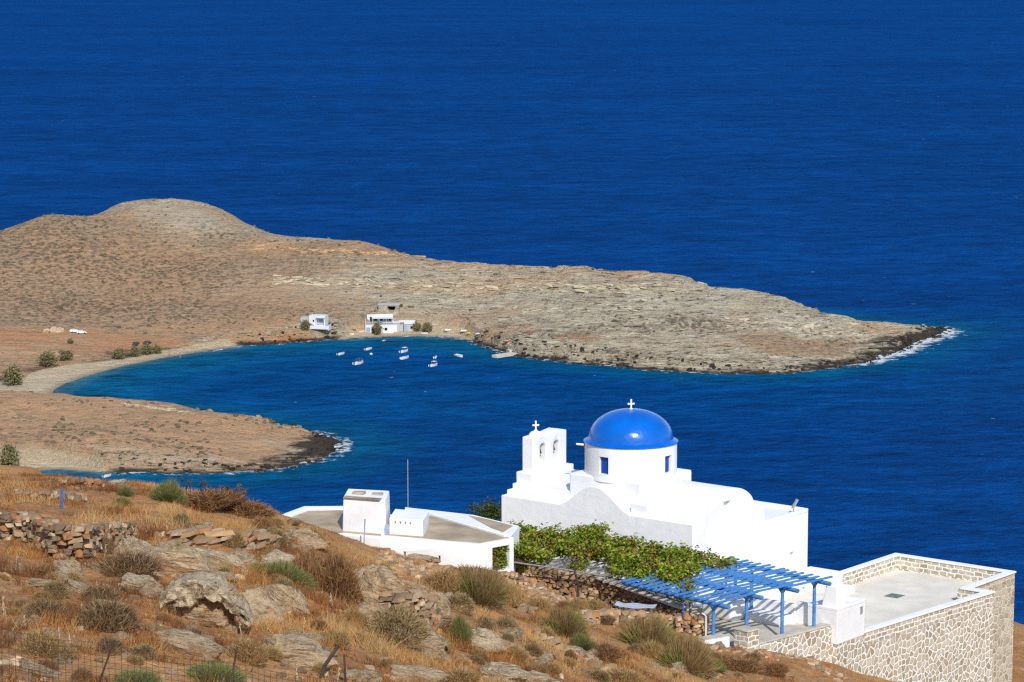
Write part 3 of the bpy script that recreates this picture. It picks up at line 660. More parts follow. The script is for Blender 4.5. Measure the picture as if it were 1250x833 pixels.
# belfry
cbox('belfry_base', [(-14.4, -13.15, 1.5, 5.85, -.2, 1.25), (-13.3, -12.3, 1.7, 5.6, -.2, .95)], 'whitewash', church, .07)
mb = MB(); q = [(1.9, 1.1), (5.4, 1.1), (5.4, 3.45), (4.55, 3.62), (3.6, 3.50), (1.9, 3.40)]
vs = [CHF.p(u, v, z) for u in (-14.22, -13.4) for v, z in q]; k = len(q)
mb.add(vs, [tuple(range(k)), tuple(range(2 * k - 1, k - 1, -1))] + [(i, k + i, k + (i + 1) % k, (i + 1) % k) for i in range(k)])
bel = build('belfry', mb, 'whitewash', church, bevel=.05)
b_ = bmesh.new(); b_.from_mesh(bel.data); bmesh.ops.recalc_face_normals(b_, faces=b_.faces); b_.to_mesh(bel.data); b_.free()
mb = MB()
for vc in (2.95, 4.35):
    pr = [(-.29, 1.62), (.29, 1.62)] + [(.29 * math.cos(math.pi * i / 12), 2.66 + .29 * math.sin(math.pi * i / 12)) for i in range(13)]
    vs = [CHF.p(u, vc + x, z) for u in (-13.1, -14.6) for x, z in pr]; k = len(pr)
    mb.add(vs, [tuple(range(k)), tuple(range(2 * k - 1, k - 1, -1))] + [(i, k + i, k + (i + 1) % k, (i + 1) % k) for i in range(k)])
mb2 = MB(); mb2.v = mb.v; mb2.f = mb.f
tm = mesh_arrays('x', mb2.v, faces=mb2.f); b_ = bmesh.new(); b_.from_mesh(tm); bmesh.ops.recalc_face_normals(b_, faces=b_.faces); b_.to_mesh(tm); b_.free()
mb2.f = [tuple(p.vertices) for p in tm.polygons]; bpy.data.meshes.remove(tm); cut(bel, mb2)
for vc in (2.95, 4.35):
    c_ = CHF.p(-13.72, vc, 2.28)
    mb = MB().lathe(c_, [(.19, 0), (.17, .05), (.12, .2), (.10, .3), (.03, .36), (.02, .62)], 16).tube(CHF.p(-13.72, vc - .30, 2.88), CHF.p(-13.72, vc + .30, 2.88), .03)
    build('bell', mb, 'bronze', bel, smooth_=True)
mo = CHF.p(-13.81, 2.75, 3.30); build('belfry_cap', MB().lathe(mo, [(.46, 0), (.42, .22), (.3, .34), (.12, .40)], 24), 'whitewash', bel, smooth_=True)
cross('belfry_cross', mo + np.array([0, 0, .42]), R(76), .56, .32, bel)
# east end: lower annex and the two apses
cbox('annex', [(-4.2, -.003, 5.2, 12.62, -6.8, -1.28), (-.3, -.001, 6.2, 12.63, -1.3, -1.06), (-4.2, -.28, 12.33, 12.63, -1.3, -1.05)], 'whitewash', church, .05)
for v0 in (2.6, 8.7):
    mb = MB(); P4 = [CHF.xy(-.1, v0), CHF.xy(.62, v0 + .12), CHF.xy(.62, v0 + 1.75), CHF.xy(-.1, v0 + 1.87)]
    mb.prism(P4, OZ - 6.8, OZ - 2.75)
    base = len(mb.v) - 4
    top = [CHF.p(-.1, v0 + .45, -2.0), CHF.p(.22, v0 + .5, -2.15), CHF.p(.22, v0 + 1.35, -2.15), CHF.p(-.1, v0 + 1.4, -2.0)]
    zz = [(p[0], p[1], OZ - 2.752) for p in P4]
    mb.add(zz + top, [(0, 1, 5, 4), (1, 2, 6, 5), (2, 3, 7, 6), (4, 5, 6, 7), (3, 0, 4, 7), (3, 2, 1, 0)])
    a = build('apse', mb, 'whitewash', church)
    b_ = bmesh.new(); b_.from_mesh(a.data); bmesh.ops.recalc_face_normals(b_, faces=b_.faces); b_.to_mesh(a.data); b_.free()
    bv = a.modifiers.new('edge', 'BEVEL'); bv.width = .08; bv.segments = 3
    mb = MB(); CHF.box(mb, .25, .9, v0 + 1.0, v0 + 1.4, -3.85, -3.3); cut(a, mb)
mb = MB(); p0 = CHF.p(-.15, 11.1, -1.06); mb.tube(p0, p0 + np.array([.02, 0, .3]), .03).bar(p0 + np.array([-.05, 0, .22]), p0 + np.array([.25, .05, .78]), .3, .1)
build('floodlight', mb, 'galvanised', church)

# ================================================================== STONE TERRACE
ter = empty('stone_terrace', CHF.p(6, 8, -8), -R(38), 'stone walled terrace with white joints and white coping beside the chapel', 'terrace')
masonry('rubble_masonry', 50., .1); masonry('weathered_masonry', 3.10, .55, True, (.66, .60, .48), (.40, .33, .23)); masonry('terrace_masonry', 3.10, .86)       # heights above the terrace's own base
T0 = -8.0
def tpoly(name, pts, z0, z1, mat, bevel=0, uv=False, parent=ter):
    mb = MB(); mb.prism([CHF.xy(*p) for p in pts], OZ + z0, OZ + z1); return build(name, mb, mat, parent, bevel=bevel, uv=uv)
PT = -4.95
tpoly('floor', [(1.0, -1.8), (8.4, -1.8), (11.2, 1), (11.7, 13.4), (10.1, 13.8), (10.1, 19.6), (2.2, 19.6), (.05, 12.5), (.05, -1.8)], -6.3, -5.86, 'terrace_floor')
# walls: outer face down the slope, inner face above the floor; coping on top
def wall_run(a, b, th, z0, z1, side=1):
    a, b = np.array(a, float), np.array(b, float); d = (b - a) / np.linalg.norm(b - a); n = np.array([d[1], -d[0]]) * th * side
    return [tuple(a), tuple(b), tuple(b - n), tuple(a - n)]
WF = -15.5
tpoly('front_wall', [(11.25, .9), (12.15, 13.9), (11.75, 13.9), (10.85, .9)], WF, PT - .06, 'terrace_masonry', uv=True)
tpoly('front_wall', [(9.9, 13.9), (12.152, 13.9), (12.17, 14.3), (9.9, 14.3)], WF, PT - .062, 'terrace_masonry', uv=True)
tpoly('front_wall', [(10.15, 14.3), (10.5, 14.3), (10.55, 19.9), (10.15, 19.9)], WF, PT - .064, 'weathered_masonry', uv=True)
tpoly('rear_wall', [(2.0, 19.55), (10.15, 19.55), (10.15, 19.9), (2.0, 19.9)], WF, PT - .066, 'terrace_masonry', uv=True)
tpoly('side_wall', [(2.0, 12.9), (2.35, 12.9), (2.35, 19.55), (2.0, 19.55)], WF, PT - .068, 'terrace_masonry', uv=True)
g_ = .05
tpoly('coping', [(10.82, .9), (11.30, .9), (12.22, 13.83), (12.24, 14.36), (10.60, 14.38), (10.63, 19.97), (1.94, 19.97), (1.94, 12.85), (2.41, 12.85), (2.41, 19.50), (10.09, 19.50), (10.07, 13.85), (11.68, 13.83)], PT - .055, PT + .07, 'whitewash', bevel=.03)
tpoly('front_wall', [(9.98, -8.55), (10.82, -2.11), (11.247, -2.05), (11.25, .905), (10.85, .905), (10.4, -1.6), (9.55, -8.5)], WF, -4.07, 'rubble_masonry', uv=True)
tpoly('kerb', [(9.45, -8.4), (10.02, -8.5), (10.86, -2.115), (10.2, -2.115)], -4.065, -3.97, 'concrete', bevel=.015)
tpoly('low_wall', [(.02, 12.45), (2.4, 12.45), (2.4, 12.88), (.02, 12.88)], -7.5, -4.78, 'whitewash', .04)
tpoly('bench', [(.65, 11.2), (3.6, 11.2), (3.6, 12.44), (.65, 12.44)], -6, -5.45, 'whitewash', .05)
tpoly('drain_cover', [(5.5, 12.6), (6.45, 12.6), (6.45, 13.6), (5.5, 13.6)], -5.858, -5.845, 'drain')
tpoly('drain_opening', [(9.55, 14.3 - .75), (9.9, 14.3 - .75), (9.9, 13.9), (9.55, 13.9)], -5.856, -5.80, 'dark_opening')

# kitchen block with its chimney at the corner of the terrace
kit = empty('chimney_house', CHF.p(9.9, -.6, -5.5), -R(38), 'small flat whitewashed block with a tapered chimney between pergola and terrace', 'outbuilding')
kb = cbox('wall', [(8.55, 11.262, -2.1, .88, -5.1, -3.18), (8.55, 11.265, -2.11, -1.85, -3.2, -3.0), (8.55, 11.268, .62, .885, -3.2, -3.0), (11.0, 11.27, -2.1, .88, -3.2, -3.001)], 'whitewash', kit, .04)
mb = MB(); a0 = [CHF.xy(10.1, -2.0), CHF.xy(11.2, -2.0), CHF.xy(11.2, -1.0), CHF.xy(10.1, -1.0)]; a1 = [CHF.xy(10.3, -1.8), CHF.xy(11.0, -1.8), CHF.xy(11.0, -1.2), CHF.xy(10.3, -1.2)]
mb.add([(*p, OZ - 3.15) for p in a0] + [(*p, OZ - 1.85) for p in a1], [(3, 2, 1, 0), (4, 5, 6, 7)] + [(i, (i + 1) % 4, 4 + (i + 1) % 4, 4 + i) for i in range(4)])
ch = build('chimney', mb, 'whitewash', kit); b_ = bmesh.new(); b_.from_mesh(ch.data); bmesh.ops.recalc_face_normals(b_, faces=b_.faces); b_.to_mesh(ch.data); b_.free()
bv = ch.modifiers.new('edge', 'BEVEL'); bv.width = .06; bv.segments = 3
mb = MB(); CHF.box(mb, 10.45, 10.85, -1.65, -1.35, -1.95, -1.70); build('chimney_cap', mb, 'whitewash', ch, bevel=.05)
mb = MB(); CHF.box(mb, 11.2, 11.34, .3, .5, -3.75, -3.35); build('lamp', mb, 'galvanised', kit)
# bench wall and bench on the patio
pbench = empty('patio_bench', CHF.p(6.5, -2.4, -4.3), -R(38), 'built-in white bench with a high back wall under the blue pergola', 'bench')
cbox('backrest', (5.7, 8.548, -2.3, -2.02, -5.6, -3.12), 'whitewash', pbench, .04)
cbox('seat', (5.9, 8.3, -3.35, -2.302, -4.7, -3.72), 'whitewash', pbench, .05)
oven = empty('bread_oven', CHF.p(3.2, -6.0, -4.3), -R(38), 'rounded white bread oven block under the pergola', 'oven')
mb = MB()
ovc = C(890, 762, -4.2); ovc = np.array([ovc[0], ovc[1], OZ - 4.3])
fo = Frame(ovc + np.array([.0, 2.2, 0]), R(46)); fo.box(mb, -1.1, 1.3, -1., 1.4, 0, 1.25)
build('oven_wall', mb, 'whitewash', oven, bevel=.25, seg=4)
mb = MB().lathe(fo.p(0.1, .2, 1.15), [(1.02, 0), (.95, .25), (.7, .5), (.35, .62), (.02, .66)], 28); build('oven_dome', mb, 'whitewash', oven, smooth_=True)
# patio floor
mb = MB(); mb.prism(patio_poly, OZ - 4.7, OZ - 4.25); pf = build('patio_floor', mb, 'concrete'); tag(pf, 'pale concrete floor of the shaded patio', 'floor', kind='structure')
# gate pillar and low wall at the patio entrance
masonry('pillar_masonry', 1.6, 5.0)
gpz = C(911, 768, -3.1)
fp = Frame((gpz[0], gpz[1] - .1, OZ - 5.2), R(46))
pil = empty('gate_pillar', fp.o, -R(46), 'square stone pillar with white joints at the patio entrance', 'pillar')
mb = MB(); fp.box(mb, -.5, .5, -.45, .45, 0, 2.08); build('shaft', mb, 'pillar_masonry', pil, uv=True)
mb = MB(); fp.box(mb, -.54, .54, -.49, .49, 2.08, 2.16); build('cap', mb, 'concrete', pil, bevel=.02)
lw0, lw1 = C(861, 781, -3.05), C(891, 776, -3.05)
flw = Frame((lw0[0], lw0[1], OZ - 5.2), R(46))
Lw = np.linalg.norm((lw1 - lw0)[:2])
lo_ = empty('low_wall', flw.o, -R(46), 'low white entrance wall with a flat beige top under the pergola', 'low wall')
d_ = (lw1 - lw0)[:2] / Lw; n_ = np.array([-d_[1], d_[0]])
mb = MB(); a_, b2 = lw0[:2], lw1[:2]
mb.prism([tuple(a_), tuple(b2), tuple(b2 + n_ * .75), tuple(a_ + n_ * .75)], OZ - 5.2, OZ - 3.12); build('wall', mb, 'whitewash', lo_, bevel=.03)
mb = MB(); mb.prism([tuple(a_ + n_ * .05), tuple(b2 + n_ * .05 - d_ * .05), tuple(b2 + n_ * .7 - d_ * .05), tuple(a_ + n_ * .7)], OZ - 3.13, OZ - 3.06); build('top_slab', mb, 'concrete', lo_)

# ================================================================== BLUE PERGOLA
PZ = -1.45
pt = [C(871, 739.5, PZ), C(911.5, 728.0, PZ), C(955.2, 719.6, PZ), C(994.3, 711, PZ)]
base = [OZ - 3.12, OZ - 3.2, OZ - 4.05, OZ - 4.05]
perg = empty('blue_pergola', (pt[1][0], pt[1][1] + 2, OZ - 4.25), 0, 'blue painted timber pergola of open slats over the patio', 'pergola')
dirP = (pt[3] - pt[0]); dirP[2] = 0; dirP /= np.linalg.norm(dirP); dirQ = np.array([dirP[1], -dirP[0], 0.])   # P along the front row, Q towards the camera side
step = np.linalg.norm(pt[1] - pt[0])
pt = [pt[0] - dirP * 2.2] + pt; base = [OZ - 4.2] + base
def on_wall(q):      # where the line through q along the slats meets the sloping wall
    w0, w1 = wall_C[:2], wall_D[:2]; dw = w1 - w0; den = dirP[0] * dw[1] - dirP[1] * dw[0]
    t_ = ((w0[0] - q[0]) * dw[1] - (w0[1] - q[1]) * dw[0]) / den; return q + dirP * t_
for i, (p, bz) in enumerate(zip(pt, base)):
    if i == 0: continue
    mb = MB().tube((p[0], p[1], bz), (p[0], p[1], OZ + PZ), .10, .095, 12)
    po = build('post', mb, 'pergola_blue', perg, smooth_=True)
    mb = MB().tube((p[0], p[1], OZ + PZ - .20), (p[0], p[1], OZ + PZ), .10, .22, 12); build('post_cap', mb, 'pergola_blue', po, smooth_=True)
    q0 = p + dirQ * 1.15 + np.array([0, 0, .10 + OZ + PZ - p[2]]); q1 = p - dirQ * 6.9 + np.array([0, 0, .10 + OZ + PZ - p[2]])
    mb = MB().tube(q0, q1, .125, .115, 10); build('beam', mb, 'pergola_blue', perg, smooth_=True)
for k_ in (2, 4):
    p = pt[k_] - dirQ * 6.0; mb = MB().tube((p[0], p[1], OZ - 4.3), (p[0], p[1], OZ + PZ), .10, .095, 12); build('post', mb, 'pergola_blue', perg, smooth_=True)
p5 = CHF.p(5.9, -2.7, 0); mb = MB().tube((p5[0], p5[1], OZ - 4.3), (p5[0], p5[1], OZ + PZ), .11, .10, 12); build('post', mb, 'pergola_blue', perg, smooth_=True)
zs = OZ + PZ + .22 + .055
for r_ in range(14):
    off = dirQ * (.42 - .55 * r_)
    for i in range(4):
        a = pt[i] + off - dirP * random.uniform(.25, .6); b_ = pt[i + 1] + off + dirP * random.uniform(.25, .6)
        if i == 3: b_ = pt[4] + off + dirP * random.uniform(.25, .5)
        if i == 3 and r_ == 0: b_ += dirP * .35
        if i == 0: a = on_wall(pt[0] + off) - dirP * .1
        if i == 0 and (b_ - a) @ dirP < .3: continue
        j = (.085 if (i % 2) else 0.)
        j2 = dirQ * (.16 if i % 2 else 0) + dirQ * random.uniform(-.05, .05)
        a = np.array([*(a + j2)[:2], zs + random.uniform(0, .03)]); b_ = np.array([*(b_ + j2 + dirQ * random.uniform(-.05, .05))[:2], zs + random.uniform(0, .03)])
        build('slat', MB().bar(a, b_, .14, .09), 'pergola_blue', perg)

# ================================================================== WHITE HOUSE
HZ_ = 97.85
def Hh(px, py, z=HZ_): return atz(px, py, z)
def hx(*p): return tuple(Hh(*p)[:2])
house = empty('white_house', (*hx(500, 655), HZ_ - 3.0), 0, 'low flat roofed white house with two roof blocks beside the chapel', 'house')
def hpoly(name, pxs, z0, z1, mat, bevel=.05, parent=house, **k):
    mb = MB(); mb.prism([hx(*p) for p in pxs], HZ_ + z0, HZ_ + z1); return build(name, mb, mat, parent, bevel=bevel, **k)
hw = hpoly('wall', [(465.3, 654.6), (585.2, 664.8), (624.7, 657.6), (619.5, 654.8), (531, 629), (517, 625.5), (465.3, 629)], -3.5, 0, 'whitewash')
hpoly('wall', [(340, 636), (388, 647.7), (465.4, 656.0), (465.5, 630), (420.7, 620.8), (371.7, 621.6)], -3.5, -.06, 'whitewash')
hpoly('rear_room', [(494, 617), (578.5, 626.5), (634, 640), (621, 655), (531, 630), (494, 624)], -4, -.10, 'whitewash')
hpoly('roof', [(347, 636), (388.5, 646.6), (465, 653.4), (465, 631), (421, 622.6), (374, 623.6)], -.08, .0, 'roof_screed', 0)
hpoly('roof', [(470, 653.6), (584.6, 663.6), (621.5, 657), (615, 654.6), (531, 630.5), (470, 632)], -.04, .035, 'roof_screed', 0)
hpoly('roof', [(572, 628), (588, 631), (626, 640.5), (614, 648), (600, 643)], -.2, -.06, 'roof_screed', 0)
hpoly('parapet', [(517, 626.2), (531, 629.3), (620.6, 655.4), (616, 656.6), (527, 631)], -.1, .16, 'whitewash', .04)
hpoly('parapet', [(332, 635.6), (340, 636.6), (378, 623.2), (371.5, 621)], -.3, .16, 'whitewash', .04)
hpoly('parapet', [(371.5, 621), (378, 623.4), (421, 622.8), (421, 620.6)], -.3, .15, 'whitewash', .04)
# roof blocks
def block(name, pxb, h, inset, parent=house):
    b0 = [np.array(hx(*p)) for p in pxb]; c_ = sum(b0) / len(b0); top = [c_ + (p - c_) * inset for p in b0]
    n = len(b0); ar = sum(b0[i][0] * b0[(i + 1) % n][1] - b0[(i + 1) % n][0] * b0[i][1] for i in range(n))
    if ar < 0: b0 = b0[::-1]; top = top[::-1]
    mb = MB().add([(*p, HZ_ - .1) for p in b0] + [(*p, HZ_ + h) for p in top], [tuple(range(n - 1, -1, -1)), tuple(range(n, 2 * n))] + [(i, (i + 1) % n, n + (i + 1) % n, n + i) for i in range(n)])
    return build(name, mb, 'whitewash', parent, bevel=.05), top
tw, top = block('roof_block', [(418, 648.3), (471.5, 652.5), (477, 640), (424, 637)], 1.98, .95)
mb = MB(); cc = sum(top) / 4; mb.bar((*(top[0] * .96 + top[1] * .04), HZ_ + 2.0), (*(top[1] * .9 + top[0] * .1), HZ_ + 2.0), .34, .06); build('stone_coping', mb, 'far_stone', tw)
mb = MB().bar((*(cc + (-.75, .1)), HZ_ + 2.04), (*(cc + (-.1, -.1)), HZ_ + 2.08), .5, .12); mb.bar((*(cc + (.35, -.2)), HZ_ + 2.03), (*(cc + (.95, -.3)), HZ_ + 2.05), .35, .1); build('roof_stone', mb, 'far_stone', tw)
b2_, top2 = block('roof_block', [(475, 652.9), (516.4, 655.8), (524, 645), (482, 641.5)], .98, .985)
A_, B_ = Hh(475, 652.9), Hh(516.4, 655.8); dd = (B_ - A_)[:2] / np.linalg.norm((B_ - A_)[:2]); nn = np.array([dd[1], -dd[0]])
mb = MB()
for i in range(4):
    p = A_[:2] + dd * (.30 + .29 * i) * 1.05
    mb.prism([tuple(p - nn * .3), tuple(p + dd * .075 - nn * .3), tuple(p + dd * .075 + nn * .3), tuple(p + nn * .3)], [HZ_ + .62] * 4, HZ_ + .80)
cut(b2_, mb)
# arched niche in the tower corner
A3, B3 = Hh(471.5, 652.5), Hh(475, 652.9)
mb = MB(); pr = [(-.13, .02), (.13, .02)] + [(.13 * math.cos(math.pi * i / 8), .42 + .2 * math.sin(math.pi * i / 8)) for i in range(9)]
p = Hh(472.6, 652.75); vs = [(p[0] + x, p[1] - .05 + dy, HZ_ + z) for dy in (0, .25) for x, z in pr]; k = len(pr)
mb.add(vs, [tuple(range(k)), tuple(range(2 * k - 1, k - 1, -1))] + [(i, k + i, k + (i + 1) % k, (i + 1) % k) for i in range(k)])
build('niche', mb, 'blue_grey_paint', house)
def wslot(px, py, w, h, name='window'):
    a, b_ = Hh(465.3, 654.6), Hh(585.2, 664.8); t_ = (px - 465.3) / (585.2 - 465.3); p = a + (b_ - a) * t_; q = (b_ - a)[:2] / np.linalg.norm((b_ - a)[:2]); n = np.array([q[1], -q[0]])
    zc = (ray(px, py)[2] / ray(px, py)[1]) * p[1] + CH
    mb = MB(); mb.prism([tuple(p[:2] - q * w / 2 + n * .02), tuple(p[:2] + q * w / 2 + n * .02), tuple(p[:2] + q * w / 2 - n * .2), tuple(p[:2] - q * w / 2 - n * .2)], zc - h / 2, zc + h / 2)
    cut(hw, mb)
    mb = MB(); mb.prism([tuple(p[:2] - q * w / 2 - n * .16), tuple(p[:2] + q * w / 2 - n * .16), tuple(p[:2] + q * w / 2 - n * .19), tuple(p[:2] - q * w / 2 - n * .19)], zc - h / 2 + .01, zc + h / 2 - .01)
    build(name, mb, 'dark_opening', house)
wslot(494, 677, .14, .34); wslot(536.5, 681.5, .14, .30)
# end porch with an opening where the vine shows
e0, e1 = Hh(585.2, 664.8), Hh(624.7, 657.6)
mb = MB(); q = (e1 - e0)[:2] / np.linalg.norm((e1 - e0)[:2]); n = np.array([q[1], -q[0]])
mb2 = MB(); mb2.prism([tuple((e0 + (e1 - e0) * .40)[:2] + n * .3), tuple((e0 + (e1 - e0) * .93)[:2] + n * .3), tuple((e0 + (e1 - e0) * .93)[:2] - n * .75), tuple((e0 + (e1 - e0) * .40)[:2] - n * .75)], [HZ_ - 1.75] * 4, HZ_ - .34); cut(hw, mb2)
PORCH = [e0 + (e1 - e0) * t_ - np.array([n[0], n[1], 0]) * .25 + np.array([0, 0, -dz_]) for t_ in (.46, .56, .66, .76, .86) for dz_ in (.55, .85, 1.15, 1.45)]
po = [tuple(e1[:2] + n * .003), tuple(e1[:2] + q * .16 + n * .003), tuple(e1[:2] + q * .16 - n * .3), tuple(e1[:2] - n * .3)]
mb.prism(po, HZ_ - 3, HZ_ + .05); build('end_pier', mb, 'whitewash', house, bevel=.03)
a = Hh(397, 647.6); mb = MB().bar((a[0] - .1, a[1] - .25, HZ_ + .02), (a[0] + 1.05, a[1] - .40, HZ_ + .0), .16, .07); build('ledge_slab', mb, 'far_stone', house)
# things on and around the house
def tube_thing(name, pts, r, mat, label, cat, n=6):
    mb = MB()
    for a, b_ in zip(pts[:-1], pts[1:]): mb.tube(a, b_, r, n=n)
    o = build(name, mb, mat, origin=pts[0]); return tag(o, label, cat)
a = Hh(498, 616.5); tube_thing('antenna_mast', [(a[0], a[1], HZ_ - .2), (a[0], a[1], HZ_ + 2.75)], .022, 'galvanised', 'thin metal mast standing at the back of the white house roof', 'mast')
a = Hh(459, 656.5); p = atY(443.5, 675.5, a[1] - .8); q = atY(445.5, 634, a[1] - .8); tube_thing('metal_post', [tuple(p - np.array([0, 0, .5])), tuple(q)], .045, 'blue_grey_paint', 'upright blue grey metal post in front of the white house', 'post')
# ================================================================== dry-stone building
STC = np.array([.98, .86, .78]) * np.array([(.33, .25, .16), (.42, .33, .22), (.26, .195, .125), (.38, .27, .155), (.46, .39, .28), (.22, .17, .12), (.36, .20, .10)])
def stone_blob(c, sx_, sy_, sz, az, jit=.22, tl=.3):
    """an angular stone: a box with its corners cut and pushed about"""
    v = []
    for z in (-1, 1):
        for k in range(6):
            a = math.pi * 2 * (k + .5) / 6 + random.uniform(-.4, .4); r = random.uniform(.68, 1.12)
            v.append([math.cos(a) * r * (1 if z < 0 else random.uniform(.78, .98)), math.sin(a) * r * (1 if z < 0 else random.uniform(.78, .98)), z * random.uniform(.8, 1) + random.uniform(-jit, jit) * .5])
    ca, sa = math.cos(az), math.sin(az); out = []
    tx, ty = random.uniform(-tl, tl), random.uniform(-tl, tl)
    for x, y, z in v:
        X, Y, Z = x * sx_ / 2, y * sy_ / 2, z * sz / 2; Z += X * tx + Y * ty
        out.append((c[0] + X * ca - Y * sa, c[1] + X * sa + Y * ca, c[2] + Z))
    fs = [tuple(range(5, -1, -1)), tuple(range(6, 12))] + [(i, (i + 1) % 6, 6 + (i + 1) % 6, 6 + i) for i in range(6)]
    return out, fs
def drystone(name, path, heights, thick, label, cat, depth=.5, sz=(.3, .16), dark=1., rough=.06):
    """path: world points of the wall top; heights: exposed height at each point"""
    mb = MB(); cols = []
    cum = np.r_[0, np.cumsum([np.linalg.norm((np.array(path[i + 1]) - np.array(path[i]))[:2]) for i in range(len(path) - 1)])]
    P = np.array(path, float); T = cum[-1]
    def at(s_): return np.array([np.interp(s_, cum, P[:, k]) for k in range(3)]), np.interp(s_, cum, heights)
    s_ = 0.
    rows = int((max(heights) + depth) / sz[1]) + 1
    for side in (0, 1):
        for r_ in range(rows):
            s_ = -random.uniform(0, sz[0] * .5)
            while s_ < T:
                w = sz[0] * random.uniform(.55, 1.6); p, h = at(s_ + w / 2); p2, _ = at(min(T, s_ + w / 2 + .3)); p1, _ = at(max(0, s_ + w / 2 - .3))
                d = (p2 - p1)[:2]; d = d / (np.linalg.norm(d) + 1e-9); n = np.array([d[1], -d[0]])
                zt_ = p[2] - (r_ + .5) * sz[1] + random.uniform(-.35, .35) * sz[1] * (1 if r_ else .8)
                if zt_ > p[2] - h - depth and random.random() > .03:
                    c_ = (p[0] + n[0] * (thick / 2 - .12 + random.uniform(-rough, rough)) * (1 if side == 0 else -1), p[1] + n[1] * (thick / 2 - .12 + random.uniform(-rough, rough)) * (1 if side == 0 else -1), zt_)
                    v, f_ = stone_blob(c_, w * 1.06, thick * .62, sz[1] * random.uniform(.85, 1.35), math.atan2(d[1], d[0]) + random.uniform(-.15, .15), tl=.12)
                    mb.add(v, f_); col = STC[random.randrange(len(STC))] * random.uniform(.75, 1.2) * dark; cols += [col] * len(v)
                s_ += w * .98
    mb.c = np.array(cols); o = build(name, mb, 'stones', origin=tuple(P[0])); return tag(o, label, cat)
drystone('dry_stone_wall', [wall_A, wall_B, (wall_B + wall_C) / 2, wall_C + np.array([.4, .2, 0])], [1.2, 1.5, 1.6, 1.5], .6, 'rough reddish dry stone wall below the grape vine', 'stone wall', depth=1.2, sz=(.36, .17))
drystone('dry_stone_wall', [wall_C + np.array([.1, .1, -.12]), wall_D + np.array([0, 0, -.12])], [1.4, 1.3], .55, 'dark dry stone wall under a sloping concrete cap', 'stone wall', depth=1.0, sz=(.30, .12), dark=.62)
d_ = (wall_D - wall_C); d_ = d_ / np.linalg.norm(d_)
mb = MB().bar(wall_C - d_ * .3 + np.array([0, 0, -.02]), wall_D + d_ * .2 + np.array([0, 0, -.02]), .62, .12)
cp_ = build('wall_cap', mb, 'cap_concrete', origin=tuple(wall_C), bevel=.02); tag(cp_, 'long sloping grey concrete cap on the dark stone wall', 'wall cap')
hs = [C(735, 703.2, -1.5), C(765, 712, -1.68), C(800, 728, -1.95), C(815, 731, -2.0), C(834, 737, -2.1), C(838, 741, -2.2)]
tube_thing('water_hose', [tuple(p + np.array([0, -.1, .07])) for p in hs], .03, 'motor_black', 'black hose lying along the sloping concrete wall cap', 'hose')
# pier at the end of the wall
pe = [C(838, 752, -2.3), C(858, 751, -2.3)]
drystone('stone_pier', [C(826, 752, -2.35), C(845, 750, -2.25), C(860, 751.5, -2.35)], [1.3, 1.3, 1.2], .9, 'square tan stone pier where the capped wall ends', 'stone pier', depth=.8, sz=(.34, .16), dark=1.25)
a = C(858.5, 748, -2.2); tube_thing('white_pipe', [(a[0] + .1, a[1] - .75, OZ - 4.2), (a[0] + .1, a[1] - .75, OZ - 2.2), (a[0] - .1, a[1] - .6, OZ - 2.08)], .055, 'pipe_white', 'upright white pipe against the end of the stone pier', 'pipe')
a = C(834, 748, -2.2); tube_thing('blue_pole', [(a[0], a[1], OZ - 2.5), (a[0] + .02, a[1], OZ - .35)], .045, 'post_blue', 'thin blue pole at the bottom of the sloping wall cap', 'pole')
# rubble below the house
def rubble(name, cells, n, label, cat, s0=.18, s1=.5, dark=1.1):
    mb = MB(); cols = []
    for i in range(n):
        a, b_ = random.choice(cells); t_ = random.random(); px = a[0] + (b_[0] - a[0]) * t_ ; py = a[1] + (b_[1] - a[1]) * t_ + random.gauss(0, 1) * a[2]
        p = hit(px, py); s_ = random.uniform(s0, s1)
        v, f_ = stone_blob((p[0], p[1], p[2] + s_ * random.uniform(-.1, .2)), s_ * random.uniform(.8, 1.7), s_ * random.uniform(.7, 1), s_ * random.uniform(.22, .5), random.uniform(0, 6.3), .4)
        mb.add(v, f_); cols += [STC[random.randrange(len(STC))] * random.uniform(.8, 1.25) * dark] * len(v)
    mb.c = np.array(cols); o = build(name, mb, 'stones'); return tag(o, label, cat, kind='stuff')
rubble('rubble', [((462, 678, 6), (560, 690, 6)), ((470, 690, 6), (545, 700, 5))], 420, 'loose tan rubble heaped against the foot of the white house', 'rubble')
rubble('rubble', [((590, 705, 5), (690, 735, 5)), ((640, 715, 4), (700, 740, 4))], 260, 'broken stones scattered below the reddish stone wall', 'rubble')
rubble('rubble', [((700, 752, 3), (830, 762, 3)), ((870, 790, 3), (980, 805, 4)), ((985, 806, 3), (1030, 830, 3))], 240, 'loose stones along the foot of the terrace walls', 'rubble', .15, .45)

